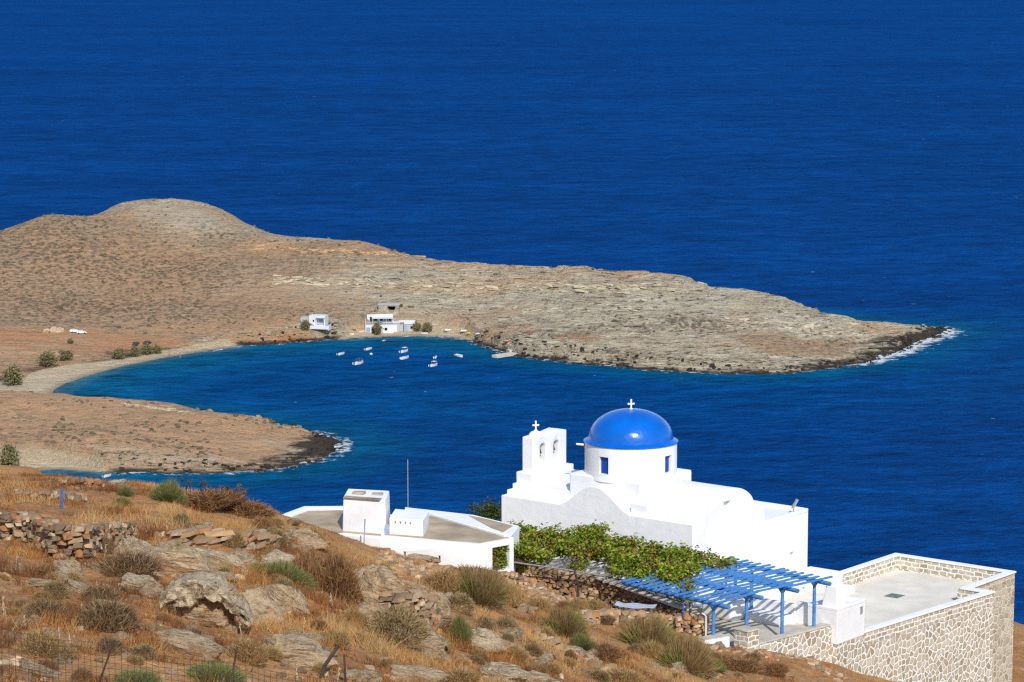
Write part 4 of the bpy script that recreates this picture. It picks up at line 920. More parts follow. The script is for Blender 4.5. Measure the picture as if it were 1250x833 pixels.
# ================================================================== PLANTS
def rand_dirs(n):
    v = rng.normal(size=(n, 3)); return v / np.linalg.norm(v, axis=1, keepdims=True)
def blades_mesh(name, base, tip, width, cols_base, cols_tip, mat):
    """one tapering blade (triangle) from each base to each tip"""
    d = tip - base; side = np.cross(d, rand_dirs(len(d))); side /= np.linalg.norm(side, axis=1, keepdims=True) + 1e-9
    w = np.asarray(width).reshape(-1, 1)
    v = np.stack([base - side * w / 2, base + side * w / 2, tip], 1).reshape(-1, 3)
    me = mesh_arrays(name, v, tris=np.arange(len(v)).reshape(-1, 3))
    setcol(me, np.stack([cols_base, cols_base, cols_tip], 1).reshape(-1, 3)); me.materials.append(MAT[mat]); return me
def leaves_mesh(name, c, size, cols, mat, up=.35):
    n = len(c); nr = rand_dirs(n); nr[:, 2] = np.abs(nr[:, 2]) + up; nr /= np.linalg.norm(nr, axis=1, keepdims=True)
    a = np.cross(nr, rand_dirs(n)); a /= np.linalg.norm(a, axis=1, keepdims=True) + 1e-9; b_ = np.cross(nr, a)
    s_ = np.asarray(size).reshape(-1, 1) / 2
    v = np.stack([c - a * s_, c - b_ * s_ * .75 + nr * s_ * .25, c + a * s_ * 1.15, c + b_ * s_ * .75 + nr * s_ * .25], 1).reshape(-1, 3)
    k = np.arange(n) * 4
    me = mesh_arrays(name, v, tris=np.concatenate([np.stack([k, k + 1, k + 2], 1), np.stack([k, k + 2, k + 3], 1)]))
    setcol(me, np.repeat(cols, 4, 0)); me.materials.append(MAT[mat]); return me
def pal(n, cols, wts=None, v=.2):
    cols = np.array(cols); i = rng.choice(len(cols), n, p=None if wts is None else np.array(wts) / sum(wts))
    return np.clip(cols[i] * rng.uniform(1 - v, 1 + v, (n, 1)), 0, 1)
def bush_mesh(kind, seed):
    """unit bush: radius 1, height 1"""
    global rng
    rng = np.random.default_rng(seed)
    if kind == 'broom':
        n = 5200; th = rng.uniform(0, 2 * np.pi, n); sp = rng.uniform(0, 1, n) ** .6 * 1.25
        base = np.c_[np.cos(th) * sp * .45, np.sin(th) * sp * .45, rng.uniform(0, .15, n)]
        L = rng.uniform(.45, 1.0, n) * (1 + .18 * np.sin(3 * th + seed))
        tip = np.c_[np.cos(th) * sp * .95 * L ** .5, np.sin(th) * sp * .95 * L ** .5, np.cos(sp * 1.15) * L * 1.05 + .05] + rng.normal(0, .085, (n, 3)); tip[:, 2] = np.clip(tip[:, 2], .02, .95); base = base + (tip - base) * rng.uniform(.1, .75, (n, 1))
        cb = pal(n, [(.16, .11, .05), (.14, .12, .04)]); gm2 = fbm(tip[:, 0] * 1.6 + seed, tip[:, 1] * 1.6 + tip[:, 2], 3, seed)[:, None]; ct = np.where(gm2 + rng.normal(0, .12, (n, 1)) > -.02, pal(n, [(.27, .25, .07), (.36, .31, .10), (.21, .20, .055)]), pal(n, [(.36, .23, .10), (.30, .18, .075), (.42, .30, .14)]))
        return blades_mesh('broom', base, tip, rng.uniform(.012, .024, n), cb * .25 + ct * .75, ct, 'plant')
    if kind == 'green':
        n = 4800; th = rng.uniform(0, 2 * np.pi, n); sp = rng.uniform(0, 1, n) ** .6 * 1.3
        base = np.c_[np.cos(th) * sp * .5, np.sin(th) * sp * .5, rng.uniform(0, .15, n)]; L = rng.uniform(.5, 1.0, n)
        tip = np.c_[np.cos(th) * sp * .92, np.sin(th) * sp * .92, np.cos(sp * 1.1) * L + .05] + rng.normal(0, .08, (n, 3)); tip[:, 2] = np.maximum(tip[:, 2], .02); base = base + (tip - base) * rng.uniform(0, .7, (n, 1))
        ct = pal(n, [(.19, .20, .06), (.26, .26, .08), (.14, .15, .05), (.32, .28, .11)])
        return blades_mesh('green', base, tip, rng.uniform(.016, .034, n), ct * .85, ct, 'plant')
    if kind in ('dry', 'rust', 'grass'):
        n = 5200; th = rng.uniform(0, 2 * np.pi, n); r = np.sqrt(rng.uniform(0, 1, n))
        h = np.sqrt(np.maximum(0, 1 - r ** 2)) * (1 + .25 * np.sin(2 * th + seed) * r)
        base = np.c_[np.cos(th) * r * .8, np.sin(th) * r * .8, h * rng.uniform(0, .65, n)]
        tip = base + np.c_[np.cos(th) * .10, np.sin(th) * .10, rng.uniform(.02, .20, n)] + rng.normal(0, .10, (n, 3)); tip[:, 2] = np.clip(tip[:, 2], .02, 1.15)
        P_ = {'dry': [(.27, .16, .08), (.35, .22, .11), (.19, .11, .06), (.42, .29, .16)], 'rust': [(.34, .16, .065), (.42, .22, .085), (.23, .11, .055), (.46, .29, .14)], 'grass': [(.52, .33, .13), (.44, .25, .09), (.58, .42, .20), (.34, .19, .08)]}[kind]
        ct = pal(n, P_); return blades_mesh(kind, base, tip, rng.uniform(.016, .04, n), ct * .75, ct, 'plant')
    if kind == 'cushion':
        n = 5200; d = rand_dirs(n); d[:, 2] = np.abs(d[:, 2]); lump = 1 + .13 * np.sin(d[:, 0] * 5 + seed) * np.cos(d[:, 1] * 6) + .06 * np.sin(d[:, 0] * 13 + d[:, 1] * 11)
        c = d * (lump * rng.uniform(.80, 1, n))[:, None]; ct = pal(n, [(.40, .28, .135), (.48, .35, .175), (.31, .21, .10), (.36, .27, .12)])
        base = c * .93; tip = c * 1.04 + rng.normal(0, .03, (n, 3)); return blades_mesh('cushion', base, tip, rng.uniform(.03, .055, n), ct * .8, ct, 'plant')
    if kind == 'tamarisk':
        n = 2100; cc = rand_dirs(16) * rng.uniform(.35, .72, (16, 1)); cc[:, 2] = cc[:, 2] * .5 + .62
        i = rng.integers(0, 16, n); c = cc[i] + rng.normal(0, .17, (n, 3)); c[:, 2] = np.maximum(c[:, 2], .12)
        ct = pal(n, [(.22, .20, .09), (.27, .24, .12), (.16, .15, .07), (.29, .24, .13)]); return leaves_mesh('tamarisk', c, rng.uniform(.08, .17, n), ct, 'plant', .1)
BM = {k: [bush_mesh(k, 11 + i * 7 + len(k)) for i in range(m_)] for k, m_ in (('broom', 3), ('green', 2), ('dry', 3), ('rust', 3), ('grass', 3), ('cushion', 2), ('tamarisk', 4))}
rng = np.random.default_rng(99)
def bush(kind, px, py, w, h, label, cat='bush', name=None, group=None, dy=1., i=None, p=None):
    p = hit(px, py) if p is None else p
    me = BM[kind][random.randrange(len(BM[kind])) if i is None else i]
    o = bpy.data.objects.new(name or {'broom': 'broom_bush', 'green': 'green_bush', 'dry': 'dry_bush', 'rust': 'dry_bush', 'grass': 'grass_tussock', 'cushion': 'cushion_bush'}[kind], me); COL.objects.link(o)
    sc = p[1] / CF; o.location = (p[0], p[1] + w * sc * .3, p[2] - .08 * h * sc); dy = dy * random.uniform(.65, 1.5); o.scale = (w * sc / 2, w * sc / 2 * dy, h * sc)
    o.rotation_euler = (random.uniform(-.2, .2), random.uniform(-.25, .25), random.choice([0, math.pi]) + random.uniform(-.5, .5)); return tag(o, label, cat, group)

# ---- grape vine over the grey pergola
vine_poly = [(604, 676), (616, 652), (650, 652), (690, 658), (725, 652), (762, 668), (800, 676), (830, 680), (893, 688), (903, 691), (880, 699), (852, 700), (842, 716), (828, 716), (805, 708), (780, 710), (748, 700), (733, 690), (700, 684), (672, 680), (660, 690), (632, 690)]
vxy = [tuple(C(px, py, -1.25)[:2]) for px, py in vine_poly]
va = np.array(vxy); cl = []
while len(cl) < 520:
    q = rng.uniform(va.min(0), va.max(0))
    if inside(np.array([q[0]]), np.array([q[1]]), vxy)[0]: cl.append([q[0], q[1], OZ - 1.3 + abs(fbm(np.array([q[0] / 1.7]), np.array([q[1] / 1.7]), 3, 21)[0]) * 1.25 + rng.uniform(-.1, .22)])
for px, py, dz in ((604, 674, .55), (609, 672, .5), (614, 671, .5), (618, 668, .7), (838, 722, -.1), (834, 728, -.3), (842, 718, 0), (702, 694, -.2), (706, 690, -.1), (655, 692, -.5), (640, 692, -.5), (612, 682, -.6), (800, 714, -.2), (612, 676, -.3)):
    for _ in range(4): cl.append(list(C(px + random.gauss(0, 3), py, -1.2 + dz)))
cl = np.array(cl); n = 19000; i = rng.integers(0, len(cl), n); lp = cl[i] + rng.normal(0, 1, (n, 3)) * np.array([.24, .24, .15])
pp = np.array(PORCH); lp[:420] = pp[rng.integers(0, len(pp), 420)] + rng.normal(0, .09, (420, 3))
hue = fbm(lp[:, 0] / 1.3, lp[:, 1] / 1.3, 3, 5); gr = pal(n, [(.18, .25, .022), (.27, .32, .03), (.09, .145, .016), (.36, .36, .05)], [4, 3.4, 2.4, 1.6]); brn = pal(n, [(.33, .16, .045), (.40, .23, .06), (.22, .10, .035)])
lc = np.where((rng.uniform(size=n) < .13 + hue * .5)[:, None], brn, gr)
vo_ = cl.mean(0); vo_[2] = OZ - 4.7
vine = empty('grape_vine', vo_, 0, 'sprawling green and rusty grape vine on a grey pergola along the chapel wall', 'vine')
vm = leaves_mesh('foliage', lp - vo_, rng.uniform(.14, .27, n), lc, 'plant', .5); o = bpy.data.objects.new('foliage', vm); COL.objects.link(o); o.parent = vine
a = C(703, 722, -3.0); tq = [atY(705, 729, 160.6), atY(706, 716, 160.7), atY(703, 703, 160.8), atY(701, 694, 161), atY(704, 686, 161.3)]
mb = MB()
for p, q, r1, r2 in zip(tq[:-1], tq[1:], (.09, .075, .07, .06), (.075, .07, .06, .05)): mb.tube(p, q, r1, r2, 8)
build('trunk', mb, 'dark_wood', vine, smooth_=True)
gp_ = empty('grey_pergola', CHF.p(-3, -6, -4.7), -R(38), 'weathered grey timber pergola carrying the grape vine', 'pergola')
for k_ in range(24):
    u = -9.6 + k_ * .55
    v0, v1 = -9.3 - max(0, (u + 4)) * .12 + random.uniform(-.3, .3), -1.2 + random.uniform(-.4, .2)
    build('slat', MB().bar(CHF.p(u, v0, -1.52 + random.uniform(-.03, .03)), CHF.p(u + random.uniform(-.2, .2), v1, -1.52 + random.uniform(-.03, .03)), .10, .07), 'grey_wood', gp_)
for v in (-8.6, -5.2, -1.6):
    build('beam', MB().tube(CHF.p(-10, v, -1.64), CHF.p(3.6, v - .1, -1.64), .085, .075), 'dark_wood' if v < -6 else 'grey_wood', gp_)
    for u in (-9.5, -5, -.5, 3.4): build('post', MB().tube(CHF.p(u, v, -4.8), CHF.p(u, v, -1.6), .08), 'grey_wood', gp_)
tq = [C(599, 681.5, -1.15), C(641, 686.5, -1.2)]; tube_thing('dark_log', [tuple(tq[0]), tuple(tq[1])], .13, 'dark_wood', 'dark round log lying on the stone wall by the white house', 'log', 10)
q = [C(596, 683, -1.3), C(640, 690, -1.35), C(690, 697, -1.35), C(738, 705, -1.4)]; tube_thing('wooden_rail', [tuple(p + np.array([0, -.2, .12])) for p in q], .05, 'grey_wood', 'long thin grey rail along the top of the reddish stone wall', 'rail')
a = hit(642, 706); tube_thing('leaning_stake', [tuple(a), tuple(atY(654, 693, a[1] + .2))], .07, 'dark_wood', 'short dark stake leaning on the reddish stone wall', 'stake')
# tarp lying on the ledge below the capped wall
drystone('stone_ledge', [hit(705, 757) + (0, 0, .4), hit(740, 758) + (0, 0, .55), hit(780, 760) + (0, 0, .6), hit(822, 764) + (0, 0, .5)], [.6, .7, .7, .6], .9, 'low tan stone ledge below the dark capped wall', 'stone ledge', depth=.5, sz=(.6, .2), dark=1.3)
ta = hit(775, 756); mb = MB(); vs = []; fs = []
for j in range(5):
    for i in range(9):
        x, y = i / 8, j / 4; vs.append((ta[0] - 1.1 + 2.1 * x + .25 * y, ta[1] + .1 + .9 * y, ta[2] + .68 + .035 * math.sin(x * 9 + y * 4) - .1 * x + (.12 if i == 0 else 0)))
k = len(vs); vs += [(x, y, z - .03) for x, y, z in vs]
for j in range(4):
    for i in range(8):
        q = j * 9 + i; fs += [(q, q + 1, q + 10, q + 9), (q + k + 9, q + k + 10, q + k + 1, q + k)]
ring = [i for i in range(9)] + [9 * j + 8 for j in range(1, 5)] + [36 + i for i in range(7, -1, -1)] + [9 * j for j in range(3, 0, -1)]
fs += [(ring[(i + 1) % len(ring)], ring[i], ring[i] + k, ring[(i + 1) % len(ring)] + k) for i in range(len(ring))]
o = build('tarp', mb.add(vs, fs), 'tarp', smooth_=True); tag(o, 'crumpled pale blue sheet lying on the low stone ledge', 'sheet')

# ---- small tree behind the white house
tr = empty('olive_tree', atY(597, 646, 186), 0, 'small dark green tree between the white house and the chapel', 'tree')
c0 = np.array(atY(599, 641, 186)); n = 2600; cc = c0 + rng.normal(0, 1, (24, 3)) * np.array([.5, .45, .28]) + np.array([0, 0, .6])
lp = cc[rng.integers(0, 24, n)] + rng.normal(0, .22, (n, 3))
me = leaves_mesh('crown', lp - np.array(tr.location), rng.uniform(.08, .16, n), pal(n, [(.05, .085, .02), (.08, .12, .025), (.035, .06, .018), (.13, .14, .04)]), 'plant'); o = bpy.data.objects.new('crown', me); COL.objects.link(o); o.parent = tr
mb = MB().tube(c0 - (0, 0, .6), c0 + (.05, 0, .2), .12, .08).tube(c0 + (.05, 0, .15), c0 + (-.5, .1, .8), .07, .03).tube(c0 + (.05, 0, .15), c0 + (.5, .1, .8), .07, .03); build('trunk', mb, 'bark', tr)

# ---- rocks
def rock_mesh(seed, facets=11, sub=4, rough=.09, flat=1.):
    r_ = np.random.default_rng(seed)
    bm = bmesh.new(); bmesh.ops.create_icosphere(bm, subdivisions=sub, radius=1); v = np.array([x.co[:] for x in bm.verts]); f_ = [[x.index for x in q.verts] for q in bm.faces]; bm.free()
    nrm = r_.normal(size=(facets, 3)); nrm /= np.linalg.norm(nrm, axis=1, keepdims=True); d = r_.uniform(.55, .95, facets)
    dots = v @ nrm.T; rad = np.where(dots > 1e-3, d[None] / np.maximum(dots, 1e-3), 9).min(1); rad = np.minimum(rad, 1.08)
    p = v * rad[:, None]
    a, b_ = r_.uniform(-.5, .5, 2)
    lay = p[:, 2] + a * p[:, 0] + b_ * p[:, 1]
    nz = fbm(lay * 5.5 + seed, p[:, 0] * 1.3 + p[:, 1] * .7, 4, seed % 90, .6); nz2 = fbm(p[:, 0] * 3 + seed, p[:, 1] * 3 + p[:, 2] * 2.1, 4, seed % 77 + 3)
    p = p * (1 + rough * 1.6 * nz + rough * .8 * nz2)[:, None]
    me = mesh_arrays('boulder', p, tris=np.array(f_)); me.polygons.foreach_set('use_smooth', np.ones(len(me.polygons), bool)); me.set_sharp_from_angle(angle=R(42)); return me
def rock(px, py, w, h, label, mat='rock', seed=0, deep=.8, rot=0., tilt=0., cat='rock', name='boulder', sink=.32, group=None, sub=4, p=None):
    p = hit(px, py) if p is None else p; sc = p[1] / CF; me = rock_mesh(seed, sub=sub, rough=.15, facets=14); me.materials.append(MAT[mat])
    o = bpy.data.objects.new(name, me); COL.objects.link(o)
    o.scale = (w * sc / 2 * 1.12, w * sc / 2 * deep, h * sc * .62); o.rotation_euler = (0, tilt, rot)
    o.location = (p[0], p[1] + w * sc * deep * .25, p[2] + h * sc * (.5 - sink) * .8); return tag(o, label, cat, group)
ROCKS = [
 (172, 722, 62, 30, 'pale wedge shaped rock just left of the pale arched slab', 'rock_pale', 4, .8, .4, .3),
 (222, 800, 84, 30, 'grey layered rock in the grass below the pale arched slab', 'rock', 5, .9, .2, .2),
 (318, 762, 76, 60, 'tan boulder split by a pale crack right of the pale arched slab', 'rock', 6, .8, -.5, .45),
 (345, 745, 60, 44, 'tilted brown rock above the split boulder', 'rock', 17, .8, -.3, .5),
 (352, 812, 96, 48, 'broad smooth tan rock face above the wire fence', 'rock', 8, .9, .2, .15),
 (445, 728, 54, 62, 'tall dark grey rock slab leaning below the white house', 'rock', 9, .8, .3, .25),
 (463, 745, 60, 70, 'tall orange spotted rock in front of the white house', 'rock_orange', 10, .8, -.2, .35),
 (450, 768, 56, 40, 'grey broken rock at the foot of the tall orange spotted rock', 'rock', 11, .9, .6, .2),
 (524, 766, 62, 54, 'rounded tan rock at the right end of the dark stone stack', 'rock_orange', 12, .8, .1, .25),
 (505, 777, 56, 26, 'flat dark red rock below the dark stone stack', 'rock_orange', 13, .9, .4, .1),
 (592, 795, 50, 36, 'grey rock standing among small bushes in the middle of the slope', 'rock_pale', 14, .8, .5, .3),
 (612, 838, 80, 34, 'broad pale rock at the bottom edge of the picture', 'rock_pale', 15, .9, .1, .1),
 (655, 842, 60, 28, 'low grey rock at the bottom edge beside the broad pale rock', 'rock', 16, .9, .3, .1),
 (512, 835, 90, 26, 'long low grey slab half buried in the dry grass', 'rock', 18, .7, -.2, .1),
 (440, 838, 50, 30, 'small rounded rock at the bottom edge near the dark stake', 'rock', 19, .9, .4, .1),
 (200, 700, 120, 44, 'large sloping grey outcrop with orange lichen below the left stone wall', 'rock_orange', 20, .8, -.2, .3),
 (270, 700, 90, 34, 'long pale slanting outcrop right of the lichen outcrop', 'rock_pale', 21, .7, -.3, .35),
 (370, 666, 52, 24, 'flat rock with bright orange lichen left of the white house', 'rock_orange', 22, .8, .1, .1),
 (330, 664, 54, 26, 'grey angular rock beside the bright orange lichen rock', 'rock', 23, .8, .4, .1),
 (345, 700, 60, 34, 'pale broken rock between the green mat and the brown shrubs', 'rock_pale', 24, .8, .6, .2),
 (372, 720, 44, 28, 'small tan rock behind the tall brown shrubs', 'rock', 25, .8, .2, .2),
 (868, 828, 22, 14, 'small pale stone at the right below the broom bushes', 'rock_pale', 26, .8, .2, .1),
 (830, 820, 26, 14, 'flat grey stone beside the right hand broom bush', 'rock_pale', 27, .8, .2, .1),
 (770, 830, 30, 12, 'low flat stone at the end of the buried stone line', 'rock', 28, .8, .2, .1),
 (515, 156 + 530, 40, 12, 'thin slab lying on the rubble below the house window', 'rock', 29, .8, .1, .1),
 (60, 720, 50, 16, 'low grey stone half hidden in grass at the far left', 'rock', 30, .8, .2, .1),
 (515, 600 + 52, 1, 1, None, 'rock', 1, 1, 0, 0),
 (490, 672, 20, 16, 'pointed stone against the white house wall', 'rock', 31, .6, .1, .3),
 (700, 800, 40, 12, 'long narrow stone in the buried line on the lower slope', 'rock_pale', 32, .6, .3, .2),
 (530, 165 + 640, 34, 16, 'half buried stone right of the cushion bush', 'rock', 33, .8, .3, .2),
 (140, 592, 30, 8, 'pale flat rock on the crest near the round green bush', 'rock_pale', 34, .8, .3, 0),
]
for r_ in ROCKS:
    if r_[4]: rock(r_[0], r_[1], r_[2], r_[3], r_[4], r_[5], r_[6], r_[7], r_[8], r_[9])
ap = hit(250, 766); AY = ap[1] - .25
arc = [(194, 742, 8), (206, 736, 20), (222, 728, 30), (238, 722, 28), (252, 722, 19), (268, 729, 15), (282, 740, 12), (293, 752, 10), (303, 768, 7)]
ts = np.linspace(0, len(arc) - 1, 41); ax_ = np.interp(ts, range(len(arc)), [a[0] for a in arc]); ay_ = np.interp(ts, range(len(arc)), [a[1] for a in arc]); at_ = np.interp(ts, range(len(arc)), [a[2] for a in arc])
mb = MB(); vs = []; fs = []; m_ = 24; sc = AY / CF
for i in range(41):
    j0, j1 = max(0, i - 1), min(40, i + 1); tx0, ty0 = ax_[j1] - ax_[j0], -(ay_[j1] - ay_[j0]); l_ = math.hypot(tx0, ty0); nx0, nz0 = -ty0 / l_, tx0 / l_
    p = atY(ax_[i], ay_[i], AY); th_ = at_[i] * sc * .62
    for k_ in range(m_):
        a = 2 * math.pi * k_ / m_; ca_, sa_ = math.copysign(abs(math.cos(a)) ** .5, math.cos(a)), math.copysign(abs(math.sin(a)) ** .6, math.sin(a))
        w_ = 1 + .45 * fbm(np.array([ts[i] * 1.1 + 3]), np.array([ca_ * 1.2 + sa_ * 2.]), 4, 12)[0] + .22 * fbm(np.array([ts[i] * 4.]), np.array([ca_ * 4 + sa_ * 3.]), 3, 13)[0]
        vs.append(p + np.array([nx0 * sa_ * th_ * w_, .75 + ca_ * .85 * w_ * (.6 + .4 * math.sin(math.pi * i / 40)), nz0 * sa_ * th_ * w_]))
for i in range(40):
    for k_ in range(m_): fs.append((i * m_ + k_, i * m_ + (k_ + 1) % m_, (i + 1) * m_ + (k_ + 1) % m_, (i + 1) * m_ + k_))
fs += [tuple(range(m_ - 1, -1, -1)), tuple(range(40 * m_, 41 * m_))]
o = build('boulder', mb.add(vs, fs), 'rock_pale', smooth_=True); b_ = bmesh.new(); b_.from_mesh(o.data); bmesh.ops.recalc_face_normals(b_, faces=b_.faces); b_.to_mesh(o.data); b_.free()
tag(o, 'pale arched slab of rock bridging a dark hollow on the slope', 'rock')
rock(254, 768, 92, 72, 'brown rock sheltered in the hollow of the pale arched slab', 'rock_orange', 3, .45, 0, .05, p=atY(252, 766, AY + .42), sink=.2)
k = 0
for i in range(150):
    px, py = random.uniform(5, 1000), random.uniform(640, 830)
    if px > 560 and py < 700 + (px - 560) * .22: continue
    if 380 < px < 600 and py < 690: continue
    w = random.uniform(7, 26); rock(px, py, w, w * random.uniform(.35, .7), 'loose grey tan stone lying in the dry grass of the slope', ['rock', 'rock_pale', 'rock_orange'][i % 3], 200 + i, .8, random.uniform(0, 3), random.uniform(-.3, .3), 'stone', 'loose_stone', group='loose stones in the dry grass', sub=3)
for i in range(42):
    px, py = random.uniform(20, 640), random.uniform(668, 830)
    if px > 470 and py < 712 + (px - 470) * .25: continue
    if 380 < px < 600 and py < 700: continue
    w = random.uniform(22, 54); rock(px, py, w, w * random.uniform(.35, .6), 'weathered angular rock jutting out of the dry slope', ['rock', 'rock_orange', 'rock_pale', 'rock'][i % 4], 500 + i, random.uniform(.6, 1.1), random.uniform(-.6, .6), random.uniform(-.1, .5), 'rock', 'jutting_rock', group='weathered rocks jutting out of the slope', sub=4, sink=.45)
mb = MB(); cols = []
for _ in range(1500):
    px, py = random.uniform(0, 1000), random.uniform(640, 835)
    if (px > 560 and py < 712 + (px - 560) * .2) or (380 < px < 600 and py < 694) or vnoise(px / 60., py / 22., 5) < .42: continue
    p = hit(px, py); s_ = random.uniform(.08, .30)
    v, f_ = stone_blob((p[0], p[1], p[2] + s_ * .1), s_ * random.uniform(.8, 1.7), s_, s_ * random.uniform(.25, .6), random.uniform(0, 6.3), .4); mb.add(v, f_); cols += [STC[random.randrange(len(STC))] * random.uniform(.8, 1.35)] * len(v)
mb.c = np.array(cols); tag(build('scree', mb, 'stones'), 'small broken stones littering the dry slope', 'stones', kind='stuff')
# dry-stone walls on the slope
def hp(px, py, h): return hit(px, py) + np.array([0, 0, h])
drystone('dry_stone_wall', [hp(-40, 655, .85), hp(0, 656, .85), hp(45, 664, .95), hp(72, 682, 1.1), hp(96, 684, 1.1), hp(125, 668, .8), hp(158, 655, .5)], [.85, .85, .95, 1.1, 1.1, .8, .5], .6, 'tumbledown dry stone wall at the left edge of the slope', 'stone wall', depth=.3, sz=(.46, .125), rough=.10)
drystone('stone_row', [hp(212, 662, .4), hp(250, 662, .45), hp(285, 664, .5), hp(325, 668, .45)], [.4, .45, .5, .45], .7, 'row of big flat tan slabs across the upper slope', 'stone row', depth=.2, sz=(.8, .15), rough=.15)
drystone('stone_row', [hp(20, 606, .3), hp(60, 608, .35), hp(100, 612, .3)], [.3, .35, .3], .5, 'low collapsed stone row on the far grassy crest', 'stone row', depth=.2, sz=(.35, .14), rough=.15)
drystone('stone_row', [hp(75, 592, .35), hp(100, 592, .35), hp(122, 595, .3)], [.35, .35, .3], .5, 'small stone heap at the very top of the left crest', 'stone row', depth=.2, sz=(.35, .14), rough=.15)
drystone('stone_stack', [hp(480, 768, 1.2), hp(500, 768, 1.25), hp(520, 768, 1.1)], [1.2, 1.25, 1.1], .8, 'dark gapped stack of flat stones in the middle of the slope', 'stone stack', depth=.2, sz=(.5, .15), rough=.12)
drystone('stone_row', [hp(638, 775, .25), hp(665, 785, .3), hp(695, 800, .3), hp(725, 815, .25), hp(752, 824, .25)], [.25, .3, .3, .3, .25], .45, 'half buried line of pale stones slanting down the lower slope', 'stone row', depth=.2, sz=(.5, .18), dark=1.2, rough=.1)
drystone('dry_stone_wall', [hp(592, 708, .5), hp(625, 712, .6), hp(660, 722, .5)], [.5, .6, .5], .6, 'low broken stone wall in front of the reddish wall', 'stone wall', depth=.2, sz=(.4, .17), dark=1.15, rough=.12)

# ---- bushes one can tell apart
B = [('broom', 582, 738, 84, 50, 'big broom bush with a green heart in front of the white house'), ('rust', 575, 714, 90, 26, 'wide brown bush behind the green hearted broom bush'),
 ('grass', 540, 722, 60, 34, 'straw coloured bush left of the green hearted broom bush'), ('grass', 622, 742, 50, 44, 'straw coloured bush right of the green hearted broom bush'),
 ('broom', 690, 778, 66, 42, 'yellowish broom bush above the small round green bush'), ('green', 710, 796, 36, 26, 'small round green bush on the lower slope'),
 ('broom', 793, 796, 84, 50, 'large green broom bush below the capped wall'), ('broom', 838, 822, 84, 52, 'straw and green broom bush right of the large green one'), ('green', 872, 822, 30, 20, 'little green bush at the right end of the slope'),
 ('green', 203, 613, 44, 30, 'round green bush on the grassy crest'), ('green', 152, 606, 22, 14, 'small green bush left of the round one on the crest'), ('green', 148, 618, 26, 12, 'flat green bush in the straw below the crest'),
 ('green', 214, 700, 24, 46, 'narrow upright green bush on the grey outcrop'), ('green', 345, 712, 80, 26, 'dark green mat of leaves behind the split boulder'), ('green', 272, 705, 22, 14, 'tiny green tuft between the grey outcrops'),
 ('cushion', 482, 790, 92, 48, 'large grey brown cushion bush in the middle of the slope'), ('cushion', 618, 772, 34, 20, 'small grey cushion bush beside the slanting stone line'), ('cushion', 594, 770, 26, 18, 'smallest grey cushion bush in the lower middle'),
 ('green', 563, 788, 34, 46, 'dark green upright bush beside the grey rock'), ('rust', 405, 735, 76, 90, 'tall rusty shrubs below the flat lichen rock'), ('rust', 372, 720, 60, 66, 'rusty shrub left of the tall rusty shrubs'), ('grass', 384, 668, 36, 34, 'feathery dry bush against the left end of the white house'),
 ('dry', 150, 706, 110, 40, 'dark brown thicket under the lichen outcrop'), ('dry', 55, 760, 70, 36, 'dark brown bush at the left edge'), ('dry', 128, 770, 80, 50, 'dark brown bush left of the grey layered rock'), ('dry', 120, 740, 60, 34, 'brown bush above the dark brown thicket'),
 ('broom', 330, 690, 30, 22, 'greenish bush between the slabs and the pale broken rock'), ('grass', 300, 810, 60, 40, 'golden tussock right of the grey layered rock'), ('grass', 50, 800, 70, 34, 'golden tussock in the lower left corner'), ('rust', 735, 806, 60, 26, 'rusty bush between the round green bush and the large broom'), ('rust', 905, 822, 70, 22, 'rusty undergrowth below the terrace wall'), ('rust', 940, 826, 60, 20, 'rusty bush at the foot of the low terrace wall'),
 ('green', 260, 838, 80, 22, 'bright green grass clump behind the wire fence'), ('green', 160, 842, 70, 18, 'green grass clump at the bottom left edge'), ('grass', 760, 838, 70, 26, 'golden tussock at the bottom edge right of centre'), ('grass', 560, 838, 60, 26, 'golden tussock at the bottom edge below the grey rock'),
 ('rust', 250, 622, 100, 26, 'rusty thistle thicket on the crest by the water'), ('rust', 300, 632, 80, 24, 'rusty thistle thicket left of the white house'), ('cushion', 650, 800, 26, 14, 'pale cushion bush under the slanting stone line')]
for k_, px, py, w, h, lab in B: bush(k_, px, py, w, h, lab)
for i in range(190):
    px, py = random.uniform(0, 990), random.uniform(640, 838)
    if px > 560 and py < 712 + (px - 560) * .20: continue
    if 380 < px < 600 and py < 694: continue
    kd = random.choice(['dry', 'rust', 'grass', 'grass', 'dry', 'rust', 'grass', 'cushion']); w = random.uniform(16, 44)
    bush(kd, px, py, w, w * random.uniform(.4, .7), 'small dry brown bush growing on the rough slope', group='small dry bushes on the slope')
# tall dry flower stalks on the crest
for i in range(16):
    px = random.uniform(222, 300); p = hit(px, 612 + (px - 222) * .16); mb = MB(); h = random.uniform(.6, 1.35)
    tp = p + np.array([random.uniform(-.12, .12), 0, h]); mb.tube(p - (0, 0, .1), tp, .014, .008, 5)
    for j in range(9):
        d = rand_dirs(1)[0] * .10; d[2] = abs(d[2]); q = tp - np.array([0, 0, random.uniform(0, .45)]); mb.tube(q, q + d * 1.5, .012, .03, 5)
    tag(build('dry_thistle', mb, 'rusty_iron' if i % 3 else 'bark', origin=tuple(p)), 'tall dry thistle stalk on the crest against the water', 'thistle', 'dry thistle stalks on the crest')
